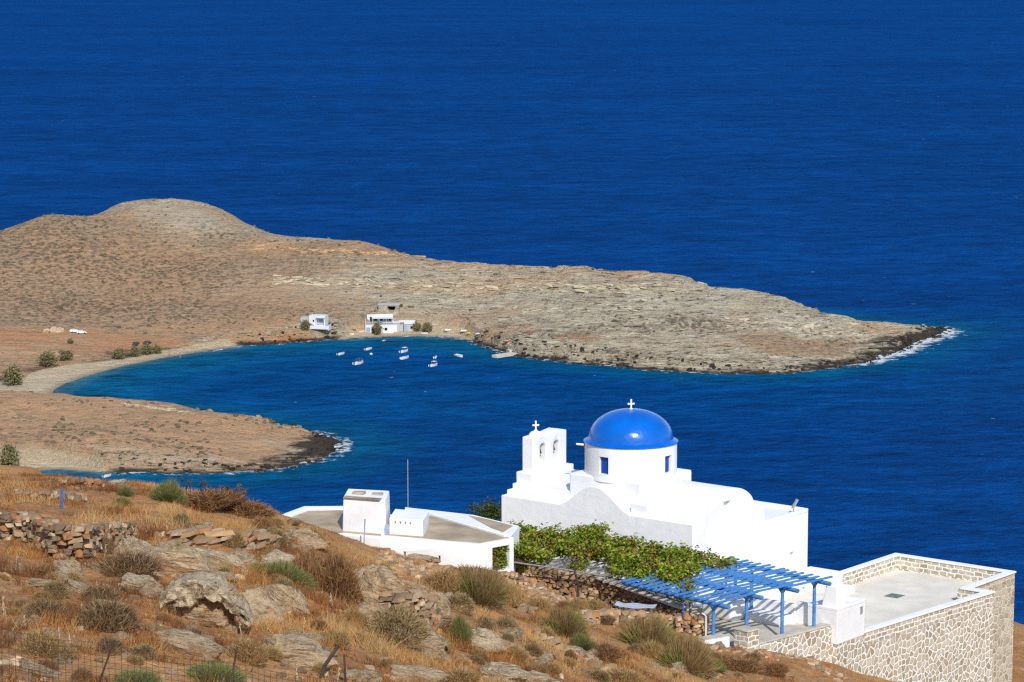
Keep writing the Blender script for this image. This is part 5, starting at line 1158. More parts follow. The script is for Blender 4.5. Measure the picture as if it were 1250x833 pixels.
# pale dead stalks
for i, (px, py, h) in enumerate([(5, 750, 28), (9, 762, 34), (31, 768, 22), (72, 782, 22), (118, 728, 24), (127, 686, 26), (88, 792, 24), (283, 756, 22), (296, 776, 26), (276, 750, 18), (372, 778, 30), (355, 800, 22), (412, 836, 28), (318, 800, 18), (676, 770, 14), (683, 772, 14), (143, 722, 14), (20, 690, 18), (362, 830, 20), (408, 745, 26)]):
    p = hit(px, py); sc = p[1] / CF; mb = MB(); q0 = np.array(p) - (0, 0, .1); L = h * sc; lean = random.uniform(-.2, .2)
    for j in range(6):
        q1 = q0 + np.array([lean * L / 6 + random.uniform(-.02, .02), 0, L / 6]); mb.tube(q0, q1, .010 + .006 * math.sin(j * 1.3), .009, 6); q0 = q1
    for j in range(5): d = rand_dirs(1)[0] * .07; q = q0 - np.array([0, 0, random.uniform(0, L * .5)]); mb.tube(q, q + d, .016, .004, 5)
    tag(build('dead_stalk', mb, 'pale_stalk', origin=tuple(p)), 'bleached dead plant stalk sticking out of the brown grass', 'dead plant', 'bleached dead stalks on the slope')

# ---- dry grass
n = 92000; gy_ = 53 + 150 * rng.uniform(0, 1, n) ** .8; gx_ = rng.uniform(-1, 1, n) * (gy_ * .19 + 2)
ok = np.ones(n, bool)
for poly, zf in foot: ok &= ~inside(gx_, gy_, poly)
hpolys = [[hx(332, 634), hx(388, 652), hx(466, 660), hx(586, 668), hx(640, 656), hx(578, 622), hx(490, 612), hx(371, 618)]]
for poly in hpolys: ok &= ~inside(gx_, gy_, poly)
dn = fbm(gx_ / 2.2, gy_ / 2.2, 4, 15); dn2 = fbm(gx_ / .8, gy_ / .8, 3, 19)
bare = smooth(.02, -.25, np.abs(fbm(gx_ / 6, gy_ / 6, 3, 44)) - .12 + dn2 * .12)
ok &= rng.uniform(size=n) < np.clip(.55 + dn * 1.4, .12, 1)
gx_, gy_, dn, dn2 = gx_[ok], gy_[ok], dn[ok], dn2[ok]; n = len(gx_); nb = 9
tx_, ty_ = np.repeat(gx_, nb) + rng.normal(0, .09, n * nb), np.repeat(gy_, nb) + rng.normal(0, .09, n * nb)
H = np.repeat(np.clip(.25 + dn * .6, .09, .75), nb) * rng.uniform(.5, 1.25, n * nb) * (1 - .55 * smooth(125, 150, ty_))
bz = gzv(tx_, ty_); base = np.c_[tx_, ty_, bz - .03]; tip = base + np.c_[rng.normal(0, .42, n * nb) * H, rng.normal(0, .42, n * nb) * H, H]
tone = np.repeat(fbm(gx_ / 4, gy_ / 4, 5, 70) * 1.2 + rng.normal(0, .15, n), nb)
A1, A2, A3, A4 = np.array([.22, .095, .04]), np.array([.45, .19, .055]), np.array([.56, .28, .09]), np.array([.62, .40, .17])
tt = np.clip(tone * 1.5 + .45, 0, 1)[:, None] * 3
gc = np.where(tt < 1, A1 + (A2 - A1) * tt, np.where(tt < 2, A2 + (A3 - A2) * (tt - 1), A3 + (A4 - A3) * (tt - 2))) * rng.uniform(.8, 1.2, (n * nb, 1))
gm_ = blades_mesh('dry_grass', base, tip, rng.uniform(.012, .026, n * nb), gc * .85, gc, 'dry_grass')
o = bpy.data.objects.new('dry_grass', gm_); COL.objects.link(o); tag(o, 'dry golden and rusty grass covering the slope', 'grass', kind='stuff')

# ---- wire fence at the bottom left
fA, fB = atY(-60, 760, 57.5), atY(420, 832, 58.5)
fen = empty('wire_fence', atY(120, 850, 58), 0, 'thin rusty wire mesh fence at the bottom left corner', 'fence')
mb = MB(); Lf = np.linalg.norm(fB - fA); nv = int(Lf / .125)
for i in range(nv + 1):
    p = fA + (fB - fA) * i / nv + np.array([0, .06 * math.sin(i * .7), .03 * math.sin(i * .31)]); mb.tube(p, p - np.array([random.uniform(-.02, .02), 0, 1.5]), .0042, n=4)
for j in range(13):
    for i in range(0, nv, 3):
        f0 = lambda i_: fA + (fB - fA) * i_ / nv + np.array([0, .06 * math.sin(i_ * .7), .03 * math.sin(i_ * .31) - j * .12])
        mb.tube(f0(i), f0(min(nv, i + 3)), .0042, n=4)
build('mesh', mb, 'wire', fen)
for px, py, px2, py2 in ((139, 783, 106, 836), (289, 790, 276, 840), (-20, 762, -24, 830), (420, 800, 425, 850)):
    build('post', MB().tube(atY(px, py, 57.9), atY(px2, py2 + 40, 57.9), .020), 'rusty_iron', fen)
a = hit(388, 828); tube_thing('broken_stake', [tuple(a - (0, 0, .2)), tuple(atY(397, 812, a[1] + .05)), tuple(atY(413, 788, a[1] + .1))], .05, 'rusty_iron', 'dark rusty stake leaning out of the grass near the fence', 'stake')
a = hit(75, 622); tube_thing('blue_marker_post', [tuple(a - (0, 0, .2)), tuple(atY(75.5, 597, a[1]))], .06, 'post_blue', 'short blue marker post on the grassy crest', 'post')
a = hit(705, 728); tag(build('white_stone', MB().lathe(a - (0, 0, .05), [(.01, 0), (.24, .03), (.26, .15), (.16, .28), (.01, .32)], 9), 'whitewash', smooth_=True), 'small white stone at the foot of the vine trunk', 'stone')

# ================================================================== ACROSS THE BAY
# hillside scrub nobody could count
n = 34000; X = rng.uniform(-188, 130, n); Y = rng.uniform(696, 1058, n)
i_ = np.clip(np.searchsorted(xs, X) - 1, 0, len(xs) - 2); j_ = np.clip(np.searchsorted(ys, Y) - 1, 0, len(ys) - 2)
Zs = HZ[j_, i_]; den = np.clip(scrub[j_, i_] * .75 + .10 - Hrock[j_, i_] * .10 + fbm(X / 12, Y / 12, 4, 88) * 1.1, 0, 1) * (1 - np.clip(grey[j_, i_], 0, 1) * .5)
ok = (Zs > 2.2) & (Hbw[j_, i_] < .05) & (np.maximum(road, road2)[j_, i_] < .2) & (rng.uniform(size=n) < den); X, Y, Zs = X[ok], Y[ok], Zs[ok]; n = len(X)
unit = np.array([(math.cos(a), math.sin(a), z) for z, rr in ((0, 1),) for a in np.arange(6) * math.pi / 3] + [(.62 * math.cos(a), .62 * math.sin(a), .62) for a in np.arange(6) * math.pi / 3 + .5] + [(0, 0, .95)])
uf = [(i, (i + 1) % 6, 6 + i) for i in range(6)] + [((i + 1) % 6, 6 + (i + 1) % 6, 6 + i) for i in range(6)] + [(6 + i, 6 + (i + 1) % 6, 12) for i in range(6)]
r_ = rng.uniform(.28, .85, n) ** 1.2; v = unit[None] * r_[:, None, None] * np.array([1, 1, .75]) * rng.uniform(.7, 1.25, (n, 13, 1)) + np.stack([X, Y, Zs - .1], 1)[:, None]
f_ = (np.array(uf)[None] + (np.arange(n) * 13)[:, None, None]).reshape(-1, 3)
me = mesh_arrays('scrub', v.reshape(-1, 3), tris=f_); setcol(me, np.repeat(pal(n, [(.13, .09, .058), (.10, .072, .047), (.17, .12, .075), (.105, .095, .052)]), 13, 0)); me.materials.append(MAT['stones'])
o = bpy.data.objects.new('scrub', me); COL.objects.link(o); tag(o, 'low dark scrub dotted over the headland', 'scrub', kind='stuff')

sh_pts = [(HX[j, i], HY[j, i], HZ[j, i]) for j, i in zip(*np.nonzero((Hd > -2.5) & (Hd < 5) & (Hbw < .05) & (HX > -190)))]
mb = MB(); cols = []
for _ in range(2200):
    x, y, z = random.choice(sh_pts)
    if y > 990: continue
    s_ = random.uniform(.3, .9) * random.choice([1, 1, 1.5]); v, f_ = stone_blob((x + random.uniform(-.5, .5), y + random.uniform(-.5, .5), max(z, -.15) + .1 * s_), s_ * random.uniform(1, 2.2), s_, s_ * random.uniform(.4, .8), random.uniform(-.5, .3), tl=.35)
    dkk = z < 1. + 1.2 * (x > 80) or random.random() < .4
    mb.add(v, f_); cols += [np.array((.04, .033, .027) if dkk else (.27, .225, .155)) * random.uniform(.6, 1.3)] * len(v)
mb.c = np.array(cols); tag(build('shore_rocks', mb, 'stones'), 'jagged dark and grey rocks along the water line', 'rocks', kind='stuff')
def outcrop(pts, sz, n, label, col, spread=1.5):
    mb = MB(); cols = []
    for _ in range(n):
        k_ = random.randrange(len(pts) - 1); t_ = random.random(); a, b_ = pts[k_], pts[k_ + 1]; p = far_hit(a[0] + (b_[0] - a[0]) * t_, a[1] + (b_[1] - a[1]) * t_)
        x, y = p[0] + random.gauss(0, .8), p[1] + random.gauss(0, spread); s_ = random.uniform(.4, 1.3) * sz
        v, f_ = stone_blob((x, y, hz(x, y) + .05 * s_), s_ * random.uniform(1.6, 4), s_, s_ * random.uniform(.2, .45), random.uniform(-.35, .15), tl=.2); mb.add(v, f_); cols += [np.array(col) * random.uniform(.6, 1.25)] * len(v)
    mb.c = np.array(cols); tag(build('outcrop_rocks', mb, 'stones'), label, 'outcrop', kind='stuff')
outcrop([(15, 508), (75, 519), (140, 528), (190, 541), (240, 547)], 1.1, 110, 'dark broken ledge slanting across the near point', (.26, .19, .12), .8)
outcrop([(150, 494), (200, 499), (235, 505)], .9, 50, 'short pale ledge near the crest of the near point', (.46, .37, .25), .8)
outcrop([(335, 343), (450, 347), (560, 350), (700, 352), (820, 352)], 1.3, 330, 'long pale rock ledge running along the headland below its orange crest', (.42, .35, .24), 2.4)
outcrop([(855, 345), (905, 351), (965, 363)], 1.3, 110, 'pale rock crest stepping down towards the tip of the headland', (.42, .36, .255), 2.)
outcrop([(600, 374), (700, 380), (800, 377)], 1.0, 150, 'grey ledge in the middle of the headland slope', (.38, .33, .24), 1.6)
outcrop([(740, 430), (850, 440), (950, 441)], 1.0, 190, 'dark grey ledge just above the water on the headland', (.24, .20, .15), 1.5)
outcrop([(880, 397), (960, 401), (1050, 404)], 1.1, 170, 'pale layered ledge near the tip of the headland', (.43, .37, .27), 3.)
outcrop([(310, 303), (350, 305), (440, 308), (520, 314)], 1.1, 120, 'orange brown ledge below the saddle of the far hill', (.42, .27, .15), 1.2)
outcrop([(150, 249), (200, 247), (255, 251)], .7, 110, 'low stony rim around the summit of the far hill', (.36, .29, .21), .6)
def far_tree(px, py, w, h, label, cat='tree', trunk=True):
    p = far_hit(px, py); sc = p[1] / CF
    e = empty('tamarisk_tree', p, random.uniform(0, 6), label, cat)
    o = bpy.data.objects.new('crown', random.choice(BM['tamarisk'])); COL.objects.link(o); o.parent = e; o.scale = (w * sc / 2 / .85, w * sc / 2 / .85, h * sc / 1.15)
    H = h * sc; mb = MB()
    for k_ in range(3): d = rand_dirs(1)[0]; mb.tube(p - np.array([0, 0, .2]), p + np.array([d[0] * .22 * w * sc, d[1] * .22 * w * sc, H * .55]), .12, .06, 6)
    build('trunk', mb, 'bark', e)
far_tree(17, 471, 30, 24, 'big rounded tamarisk on the sand at the left end of the beach')
far_tree(60, 447, 30, 16, 'thin brownish tamarisk thicket behind the beach'); far_tree(80, 441, 18, 13, 'pale tamarisk at the right of the brownish thicket')
far_tree(146, 439, 17, 13, 'leftmost small tamarisk of the row above the sand'); far_tree(166, 436, 14, 13, 'second small tamarisk of the row above the sand'); far_tree(180, 433, 17, 13, 'third small tamarisk of the row above the sand'); far_tree(192, 432, 14, 11, 'rightmost small tamarisk of the row above the sand')
far_tree(10, 571, 30, 27, 'grey green tamarisk by the small cove at the left edge')
far_tree(372, 404, 12, 13, 'small tamarisk in front of the left white cottage'); far_tree(460, 409, 15, 15, 'dark tamarisk in front of the two storey white house')
far_tree(509, 405, 11, 12, 'narrow tamarisk right of the boathouses'); far_tree(521, 406, 13, 12, 'tamarisk beside the tan hut on the shore'); far_tree(86, 420, 8, 7, 'small bright green bush beside the red track', 'bush')

# ---- buildings on the far shore
def far_frame(px, py, az):
    p = far_hit(px, py); return Frame((p[0], p[1], p[2]), R(az))
def fbx(name, f, ext, mat, parent, bevel=.04):
    mb = MB(); f.box(mb, *ext); return build(name, mb, mat, parent, bevel=bevel)
f = far_frame(382, 398, 12); ct = empty('white_cottage', f.o, -f.az, 'small white cottage with a dark shaded porch left of the bay houses', 'cottage')
wl_ = fbx('wall', f, (-1.5, 4.6, 0, 4.5, -1.5, 4.0), 'far_white', ct)
w2_ = fbx('wing', f, (-4.9, -1.6, .8, 4.6, -1.5, 3.1), 'far_grey', ct)
mb = MB(); f.box(mb, 1.4, 4.2, -.5, 1.4, .4, 3.1); cut(wl_, mb)
fbx('porch_back', f, (1.45, 4.15, 1.30, 1.38, .42, 3.08), 'far_white', ct, 0)
fbx('door', f, (2.1, 2.9, 1.22, 1.298, .42, 2.4), 'far_door', ct, 0); fbx('door', f, (3.2, 3.8, 1.22, 1.298, .42, 2.2), 'far_door', ct, 0)
fbx('porch_roof', f, (1.2, 4.5, -.9, 1.4, 3.12, 3.3), 'far_door', ct, 0)
for u in (1.35, 4.3): fbx('porch_post', f, (u, u + .14, -.8, -.66, 0, 3.12), 'far_white', ct, 0)
fbx('terrace', f, (-1.4, 6.4, -1.6, -.01, -1.0, .1), 'far_white', ct); fbx('parapet', f, (-1.4, 6.4, -1.8, -1.61, -1.0, .35), 'far_white', ct); fbx('parapet', f, (6.2, 6.42, -1.6, 1.8, -1.5, .7), 'far_white', ct)
def win(f, name, parent, u, z, w, h, v=-.03, mat='dark_opening'): fbx(name, f, (u - w / 2, u + w / 2, v, .06, z - h / 2, z + h / 2), mat, parent, 0)
win(f, 'window', ct, .2, 2.0, .5, .8)
fw = Frame(f.p(-3.2, .8, 0), f.az); win(fw, 'window', ct, 0, 1.5, .6, .9)
f = far_frame(463, 407, -4); bh = empty('shore_house', f.o, -f.az, 'two storey white house with a railed terrace at the bay', 'house')
fbx('upper_wall', f, (-4.3, 5.0, 3.6, 9, 0, 6.2), 'far_white', bh); u_ = bpy.data.objects[bh.children[0].name] if bh.children else None
fbx('lower_wall', f, (-5, 5.2, 0, 3.6, -1, 3.2), 'far_white', bh)
fbx('roof_parapet', f, (-4.4, 5.1, 3.5, 3.7, 6.0, 6.5), 'far_white', bh); fbx('terrace_slab', f, (-5.1, 5.3, -.1, 3.58, 3.2, 3.35), 'far_grey', bh)
for u, w, h in ((-2.9, .8, 1.9), (-1.3, 1.2, 1.3), (.7, 1.3, 1.1), (2.6, 1.1, 1.1), (4.0, .8, 1.2)):
    mb = MB(); f.box(mb, u - w / 2, u + w / 2, 3.55, 3.72, 4.7 - h / 2, 4.7 + h / 2); build('window', mb, 'glass_dark', bh)
for u in (-4.9, -2.5, 0, 2.5, 5): fbx('terrace_post', f, (u - .06, u + .06, .0, .12, 3.35, 5.4), 'far_white', bh, 0)
fbx('railing', f, (-4.9, 5.0, .02, .1, 4.1, 4.2), 'far_white', bh, 0); fbx('terrace_roof', f, (-2.6, 5.1, -.05, 3.5, 5.4, 5.5), 'far_white', bh, 0)
win(f, 'door', bh, -4.0, 1.1, 1.5, 2.2, mat='far_door'); win(f, 'door', bh, -2.2, 1.1, 1.2, 2.1); win(f, 'window', bh, 2.4, 1.5, 1., 1.)
f = far_frame(478, 405.5, -6); bt = empty('boathouse', f.o, -f.az, 'low pale grey boathouse with double doors beside the two storey house', 'boathouse')
fbx('wall', f, (-2.8, 2.6, 0, 4, -1, 2.9), 'far_grey', bt); fbx('roof', f, (-2.95, 2.75, -.2, 4.1, 2.9, 3.05), 'far_white', bt); win(f, 'door', bt, -1.2, 1.1, 1.4, 2.2, mat='far_white'); win(f, 'door', bt, 1.0, 1.1, 1.4, 2.2, mat='far_white')
f = far_frame(498, 405, -6); bt = empty('boathouse', f.o, -f.az, 'white roofed boathouse right of the dark shelter', 'boathouse')
fbx('wall', f, (-2.6, 2.4, 0, 4, -1, 2.3), 'far_grey', bt); mb = MB()
a, b_, c_, d_ = f.p(-2.8, -.2, 2.4), f.p(2.6, -.2, 2.4), f.p(2.4, 4.1, 3.4), f.p(-2.6, 4.1, 3.4)
mb.add([a, b_, c_, d_] + [p + (0, 0, .12) for p in (a, b_, c_, d_)], [(0, 3, 2, 1), (4, 5, 6, 7), (0, 1, 5, 4), (1, 2, 6, 5), (2, 3, 7, 6), (3, 0, 4, 7)]); build('roof', mb, 'far_white', bt); win(f, 'door', bt, -.8, 1., 1.3, 2., mat='far_door'); win(f, 'window', bt, 1.2, 1.3, .8, .8)
f = far_frame(487, 405, -6); sh = empty('shelter', f.o, -f.az, 'dark reddish boat shelter between the two boathouses', 'shelter')
fbx('roof', f, (-1.9, 1.7, 0, 3, 2.5, 2.75), 'dusty_red', sh); fbx('back_wall', f, (-1.8, 1.6, 2.7, 3, -1, 2.5), 'dark_wood', sh)
for u in (-1.7, 1.4): fbx('post', f, (u, u + .18, .05, .23, -.5, 2.5), 'dark_wood', sh, 0)
f = far_frame(528, 405.5, -8); hu = empty('stone_hut', f.o, -f.az, 'small tan hut right of the shore trees', 'hut'); fbx('wall', f, (-1.6, 1.6, 0, 2.6, -1, 2.3), 'far_stone', hu); fbx('roof', f, (-1.75, 1.75, -.15, 2.75, 2.3, 2.45), 'concrete', hu); win(f, 'door', hu, -.6, 1, .7, 1.8)
f = far_frame(474, 384, 5); hu = empty('stone_hut', f.o, -f.az, 'flat roofed stone building with a wide dark opening above the bay houses', 'stone building'); hwall = fbx('wall', f, (-3.2, 3.4, 0, 4.5, -2, 2.9), 'far_stone', hu); fbx('roof', f, (-3.4, 3.6, -.15, 4.6, 2.9, 3.1), 'far_grey', hu)
mb = MB(); a = [f.p(-.4, -.5, 2.6), f.p(2.4, -.5, 2.6), f.p(1.5, -.5, .3), f.p(.5, -.5, .3)]; b_ = [p + f.V * 3 for p in a]; mb.add(a + b_, [(0, 1, 2, 3), (7, 6, 5, 4), (0, 4, 5, 1), (1, 5, 6, 2), (2, 6, 7, 3), (3, 7, 4, 0)]); mb.f = [q[::-1] for q in mb.f]
tm = mesh_arrays('x', mb.v, faces=mb.f); b2 = bmesh.new(); b2.from_mesh(tm); bmesh.ops.recalc_face_normals(b2, faces=b2.faces); b2.to_mesh(tm); b2.free(); mb.f = [tuple(p.vertices) for p in tm.polygons]; bpy.data.meshes.remove(tm); cut(hwall, mb)
fbx('back_wall', f, (-.8, 2.8, 2.3, 2.38, .2, 2.7), 'dark_opening', hu, 0)
f = far_frame(505, 383, 5); fbw = MB(); f.box(fbw, -5, 2.5, 0, .4, -1, .9); tag(build('field_wall', fbw, 'far_stone'), 'low tan field wall right of the stone building', 'wall')
ct.scale = (.86, .86, .80); bh.scale = (.88, .88, .86)
# jetty
ja, jb = atz(604, 437, 0), atz(640, 431.5, 0); dj = (jb - ja)[:2]; Lj = np.linalg.norm(dj); dj /= Lj; nj = np.array([-dj[1], dj[0]])
mb = MB(); mb.prism([tuple(ja[:2] - nj * 1.1), tuple(jb[:2] - nj * 1.2), tuple(jb[:2] + nj * 1.5), tuple(ja[:2] + nj * 1.3)], -2, .75)
tag(build('jetty', mb, 'concrete', bevel=.05), 'pale concrete jetty reaching into the bay', 'jetty')
ja, jb = atz(621, 432.5, 0), atz(646, 431, 0); mb = MB(); dj = (jb - ja)[:2]; dj /= np.linalg.norm(dj); nj = np.array([-dj[1], dj[0]]); mb.prism([tuple(ja[:2] - nj * .8), tuple(jb[:2] - nj * .8), tuple(jb[:2] + nj * 2.4), tuple(ja[:2] + nj * 2.2)], -1, 1.15); tag(build('quay', mb, 'concrete', bevel=.05), 'flat pale quay on the rocks behind the jetty', 'quay')
# ---- boats
def boat_hull(L=4.6, W=1.75, D=.62):
    st = []; n = 11
    for i in range(n):
        x = i / (n - 1); hw = W / 2 * (1 - max(0, (x - .35) / .65) ** 2.2) * (.88 + .12 * min(1, x / .25)); sheer = D * (1 + .28 * max(0, x - .3) ** 1.5); keel = -.22 + .22 * max(0, (x - .7) / .3) ** 2
        st.append((x * L - L / 2, max(hw, .03), sheer, keel))
    return st
def make_boat(name, label, hullmat='boat_white', inside='boat_inside', canopy=None, motor=True, L=4.6, group=None, cat='boat'):
    e = empty(name, (0, 0, 0), 0, label, cat, group); st = boat_hull(L, L * .38, L * .14)
    vs = []; fs = []; m_ = 9
    for x, hw, z1, z0 in st:
        for y, z in ((-hw, z1), (-hw * .96, z1 * .45), (-hw * .72, z0 * .4), (0, z0), (hw * .72, z0 * .4), (hw * .96, z1 * .45), (hw, z1), (hw * .86, z1), (-hw * .86, z1)): vs.append((x, y, z))
    for i in range(len(st) - 1):
        for k_ in range(6): fs.append((i * m_ + k_, i * m_ + k_ + 1, (i + 1) * m_ + k_ + 1, (i + 1) * m_ + k_))
        for k_ in (6, 8): fs.append((i * m_ + k_, i * m_ + (k_ + 1) % m_, (i + 1) * m_ + (k_ + 1) % m_, (i + 1) * m_ + k_))
    fs.append(tuple(range(7))); fs.append(tuple((len(st) - 1) * m_ + k_ for k_ in range(6, -1, -1)))
    build('hull', MB().add(vs, fs), hullmat, e, smooth_=True)
    vs = []; fs = []
    for x, hw, z1, z0 in st:
        for y, z in ((-hw * .86, z1 - .005), (-hw * .7, .12), (hw * .7, .12), (hw * .86, z1 - .005)): vs.append((x, y, z))
    for i in range(len(st) - 1):
        for k_ in range(3): fs.append((i * 4 + k_ + 1, i * 4 + k_, (i + 1) * 4 + k_, (i + 1) * 4 + k_ + 1))
    build('interior', MB().add(vs, fs), inside, e)
    for x in (-.22, .12): build('seat', MB().bar((x * L - .15, 0, L * .115), (x * L + .15, 0, L * .115), L * .29, .05), hullmat, e)
    mb = MB().add([(L * .5, 0, L * .17)] + [(L * .24, y, L * .152) for y in (-L * .145, L * .145)] + [(L * .24, 0, L * .17)], [(0, 3, 1), (0, 2, 3), (1, 3, 2), (0, 1, 2)]); build('foredeck', mb, hullmat, e)
    if motor:
        mb = MB().bar((-L * .53, 0, L * .02), (-L * .53, 0, L * .22), .22, .3, (1, 0, 0)); mb.bar((-L * .56, 0, L * .20), (-L * .49, 0, L * .24), .26, .22); build('outboard_motor', mb, 'motor_black', e)
    if canopy:
        build('canopy', MB().bar((-L * .12, 0, L * .36), (L * .22, 0, L * .36), L * .32, .06), canopy, e)
        for x in (-.1, .2):
            for y in (-.14, .14): build('canopy_pole', MB().tube((L * x, L * y, L * .1), (L * x, L * y, L * .36), .03), 'galvanised', e)
    return e
protos = {}
def boat(kind, px, py, heading, label, Lpx=None, z=0., roll=0., group=None, land=False, tip=0.):
    kw = {'white': {}, 'dark': dict(hullmat='boat_dark', inside='boat_white'), 'canopy': dict(canopy='boat_white'), 'canopydark': dict(canopy='boat_dark'), 'rowing': dict(motor=False), 'red': dict(hullmat='red_paint', motor=False), 'orange': dict(hullmat='orange_paint', motor=False), 'yellow': dict(hullmat='yellow_paint', inside='yellow_paint', motor=False), 'grey': dict(hullmat='far_door', motor=False)}[kind]
    if kind not in protos:
        protos[kind] = make_boat('boat', '', **kw); ALLKIDS[protos[kind].name] = kids(protos[kind]); e = protos[kind]
    else: e = copy_tree(protos[kind])
    p = far_hit(px, py) if land else atz(px, py, 0)
    if not land: heading = math.copysign(58 if abs(heading) < 50 else 80, heading if abs(heading) > 9 else 1); Lpx = (Lpx or 12) * 1.25
    e.location = (p[0], p[1], p[2] + (.16 if land else 0)); e.rotation_euler = (roll, tip, R(heading)); s_ = 1. if Lpx is None else Lpx * p[1] / CF / 4.6; e.scale = (s_, s_, s_)
    return tag(e, label, 'boat', group)
GW = 'boats moored in the bay'
boat('white', 416.5, 433, 40, 'small white open boat moored furthest left in the bay', 11, group=GW); boat('white', 450, 427, 45, 'small white boat moored nearest the shore dwellings on the left', 11, group=GW)
boat('canopydark', 438, 444.5, 25, 'white motor boat with a dark cover at the lower left of the moorings', 15, group=GW); boat('dark', 469.5, 417.5, 5, 'dark hulled boat floating close to the tree on the shore', 10, group=GW)
boat('canopy', 493.5, 430, 30, 'white boat with a canopy in the middle of the moorings', 13, group=GW); boat('rowing', 494.5, 438, 35, 'white boat just below the canopy boat', 13, group=GW)
boat('white', 531.5, 437, 85, 'white boat seen end on right of the middle moorings', 9, group=GW); boat('canopy', 529.5, 447, 30, 'white boat lowest of the right hand moorings', 13, group=GW); boat('white', 560.5, 435.5, -35, 'white boat moored furthest right near the jetty', 13, group=GW)
boat('white', 131, 582, -8, 'lone white boat in the small cove at the left', 12, group=GW)
bu = atz(453, 433, 0); tag(build('mooring_buoy', MB().lathe(bu - (0, 0, .2), [(.01, 0), (.35, .15), (.45, .4), (.3, .65), (.01, .72)], 14), 'boat_white', smooth_=True), 'small white mooring buoy among the boats', 'buoy')
GB = 'boats drawn up on the shore'
boat('grey', 417, 406, -20, 'grey blue boat pulled up on the rocks left of the shore houses', 9, land=True, group=GB); boat('rowing', 428.5, 409, -40, 'white boat pulled up below the grey blue one', 10, land=True, group=GB); boat('red', 431, 403.5, -20, 'red boat drawn up behind the white one', 8, land=True, group=GB); boat('orange', 440, 402.5, 10, 'orange yellow boat beside the two storey house', 8, land=True, group=GB); boat('rowing', 441.5, 405.5, 25, 'small white boat in front of the orange yellow one', 7, land=True, group=GB)
boat('rowing', 548, 404, 30, 'white boat on the slope right of the tan hut', 12, land=True, group=GB); boat('rowing', 518, 408, 10, 'white boat in the shade of the shore tree', 8, land=True, group=GB); boat('rowing', 568, 405, 5, 'long white boat left of the yellow boat', 11, land=True, group=GB); boat('yellow', 573.5, 408, 20, 'bright yellow boat drawn up on the shore', 9, land=True, group=GB); boat('rowing', 584.5, 408.5, 30, 'white boat right of the yellow boat', 9, land=True, group=GB); boat('red', 562, 407, 10, 'faded red boat left of the long white one', 6, land=True, group=GB); boat('red', 620, 418, 15, 'old dark red boat on the bank above the jetty', 11, land=True, group=GB)
# red sunshade
f = far_frame(646, 413, 0); pa = empty('sunshade', f.o, 0, 'round dull red sunshade on the bare slope above the jetty', 'sunshade'); build('canopy', MB().lathe(f.o, [(1.2, 1.5), (1.15, 1.7), (.8, 2.05), (.3, 2.3), (.02, 2.36)], 12), 'dusty_red', pa); build('pole', MB().tube(f.o - (0, 0, .3), f.o + (0, 0, 2.3), .06), 'dark_wood', pa)
# ---- vehicles on the track
def make_car(label, paint):
    e = empty('parked_car', (0, 0, 0), 0, label, 'car'); mb = MB()
    pr = [(-2.0, .35), (-2.05, .8), (-1.9, 1.0), (-1.15, 1.42), (.25, 1.45), (.85, .98), (1.75, .85), (2.0, .6), (2.0, .32)]; k = len(pr)
    vs = [(x, y * (.86 if z > 1.1 else 1), z) for y in (-.82, .82) for x, z in pr]; mb.add(vs, [tuple(range(k)), tuple(range(2 * k - 1, k - 1, -1))] + [(i, k + i, k + (i + 1) % k, (i + 1) % k) for i in range(k)])
    o = build('body', mb, paint, e); b_ = bmesh.new(); b_.from_mesh(o.data); bmesh.ops.recalc_face_normals(b_, faces=b_.faces); b_.to_mesh(o.data); b_.free()
    for y in (-.765, .765): build('side_window', MB().add([(x, y * (1 if z < 1.1 else .945) + (.02 if y > 0 else -.02), z) for x, z in ((-1.5, 1.02), (.6, 1.0), (.15, 1.36), (-1.1, 1.36))] + [(x, y * (1 if z < 1.1 else .945) - (.05 if y > 0 else -.05), z) for x, z in ((-1.5, 1.02), (.6, 1.0), (.15, 1.36), (-1.1, 1.36))], [(0, 1, 2, 3), (7, 6, 5, 4), (0, 4, 5, 1), (1, 5, 6, 2), (2, 6, 7, 3), (3, 7, 4, 0)]), 'glass_dark', e)
    for x in (-1.25, 1.25):
        for y in (-.76, .76): build('wheel', MB().tube((x, y - .1, .33), (x, y + .1, .33), .33, n=16), 'tyre', e)
    return e
def park(e, px, py, hd, s_=1.): p = far_hit(px, py); e.location = p + np.array([0, 0, -.02]); e.rotation_euler = (0, 0, R(hd)); e.scale = (s_,) * 3; return e
c1 = park(make_car('white car parked left of the other white car by the red track', 'car_white'), 91, 406, 25, .75); ALLKIDS[c1.name] = kids(c1)
c2 = park(copy_tree(c1), 99.5, 407.5, 15, .75); tag(c2, 'white car parked right of the other white car by the red track', 'car'); c1['group'] = c2['group'] = 'white cars by the track'
c3 = park(make_car('dark car parked above the row of beach tamarisks on the left', 'car_dark'), 166, 421.5, 80, .8); ALLKIDS[c3.name] = kids(c3)
c4 = park(copy_tree(c3), 180, 420.5, 70, .8); tag(c4, 'dark car parked above the row of beach tamarisks on the right', 'car'); c3['group'] = c4['group'] = 'dark cars above the beach'
# pale boulders beside the white cars
for i, (px, py, w, h) in enumerate([(56, 406, 9, 7), (65, 406, 11, 9), (73, 406, 9, 8)]):
    rock(px, py, w, h, ['leftmost of three pale boulders beside the white cars', 'middle and tallest of three pale boulders beside the white cars', 'rightmost of three pale boulders beside the white cars'][i], 'rock_pale', 400 + i, .8, .3 * i, .1, group='pale boulders by the track', p=far_hit(px, py), sub=3)
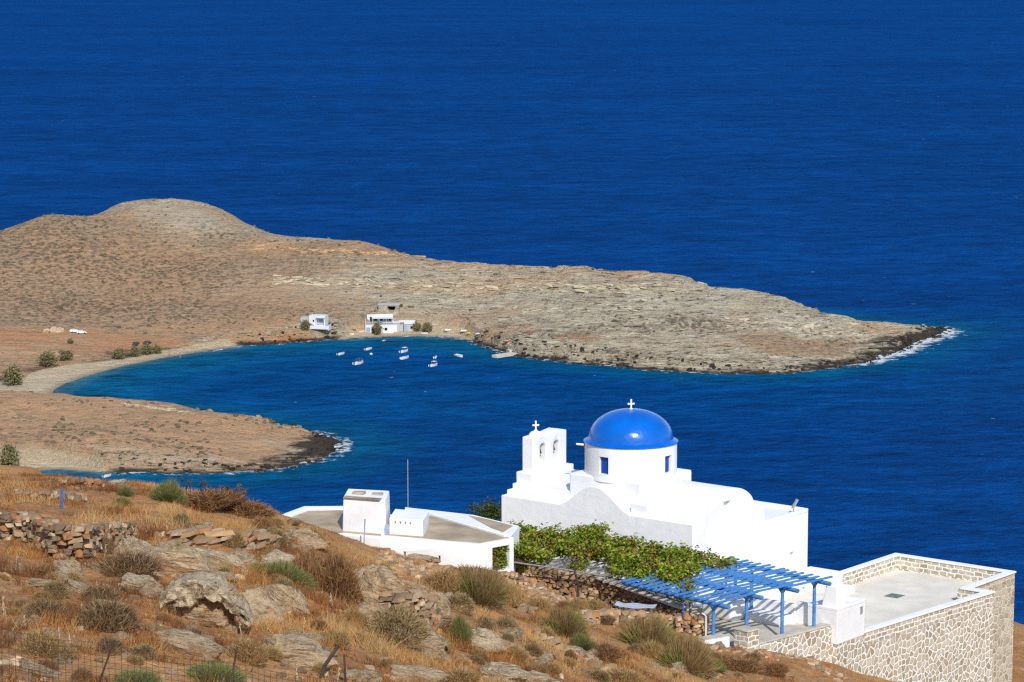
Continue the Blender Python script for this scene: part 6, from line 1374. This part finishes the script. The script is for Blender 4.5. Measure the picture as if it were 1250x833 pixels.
# ---- two bathers at the water's edge
def person(px, py, label, step_):
    p = far_hit(px, py); s_ = p[1] / CF
    J = [((0, 0, .95), .13), ((0, 0, 1.2), .12), ((0, 0, 1.42), .13), ((0, 0, 1.54), .055), ((0, 0, 1.66), .10), ((.0, -.01, 1.76), .08),
         ((.10, 0, .88), .095), ((.12, -step_, .48), .065), ((.12, -step_ * .6, .06), .045), ((.12, -step_ * .6 - .14, .03), .035), ((-.10, 0, .88), .095), ((-.12, step_, .48), .065), ((-.12, step_ * 1.4, .06), .045), ((-.12, step_ * 1.4 - .14, .03), .035),
         ((.20, 0, 1.40), .06), ((.27, .04, 1.12), .045), ((.28, -.06, .88), .035), ((-.20, 0, 1.40), .06), ((-.27, -.04, 1.12), .045), ((-.28, -.12, .88), .035)]
    E_ = [(0, 1), (1, 2), (2, 3), (3, 4), (4, 5), (0, 6), (6, 7), (7, 8), (8, 9), (0, 10), (10, 11), (11, 12), (12, 13), (2, 14), (14, 15), (15, 16), (2, 17), (17, 18), (18, 19)]
    me = bpy.data.meshes.new('person'); me.from_pydata([j[0] for j in J], E_, []); o = bpy.data.objects.new('person', me); COL.objects.link(o)
    sk_ = o.modifiers.new('skin', 'SKIN'); 
    for v, (c, r_) in zip(me.skin_vertices[0].data, J): v.radius = (r_, r_)
    me.skin_vertices[0].data[0].use_root = True; o.modifiers.new('sub', 'SUBSURF').levels = 1; me.materials.append(MAT['skin']); o.location = p - np.array([0, 0, .03]); o.modifiers['sub'].render_levels = 1; ROOT[o.name] = Matrix.Translation(o.location)
    f = Frame(p, 0); build('swimwear', MB().lathe(p, [(.16, .82), (.19, .9), (.175, 1.0), (.15, 1.03)], 12), 'swimwear', o); build('hair', MB().lathe(p + (0, .015, 0), [(.09, 1.64), (.125, 1.72), (.11, 1.82), (.05, 1.87), (.005, 1.88)], 10), 'dark_wood', o)
    return tag(o, label, 'person')
person(207, 436.5, 'tanned bather in red swimwear standing on the wet sand nearer the tamarisks', .10); person(220, 437.5, 'tanned bather in red swimwear standing further right along the water line', .05)
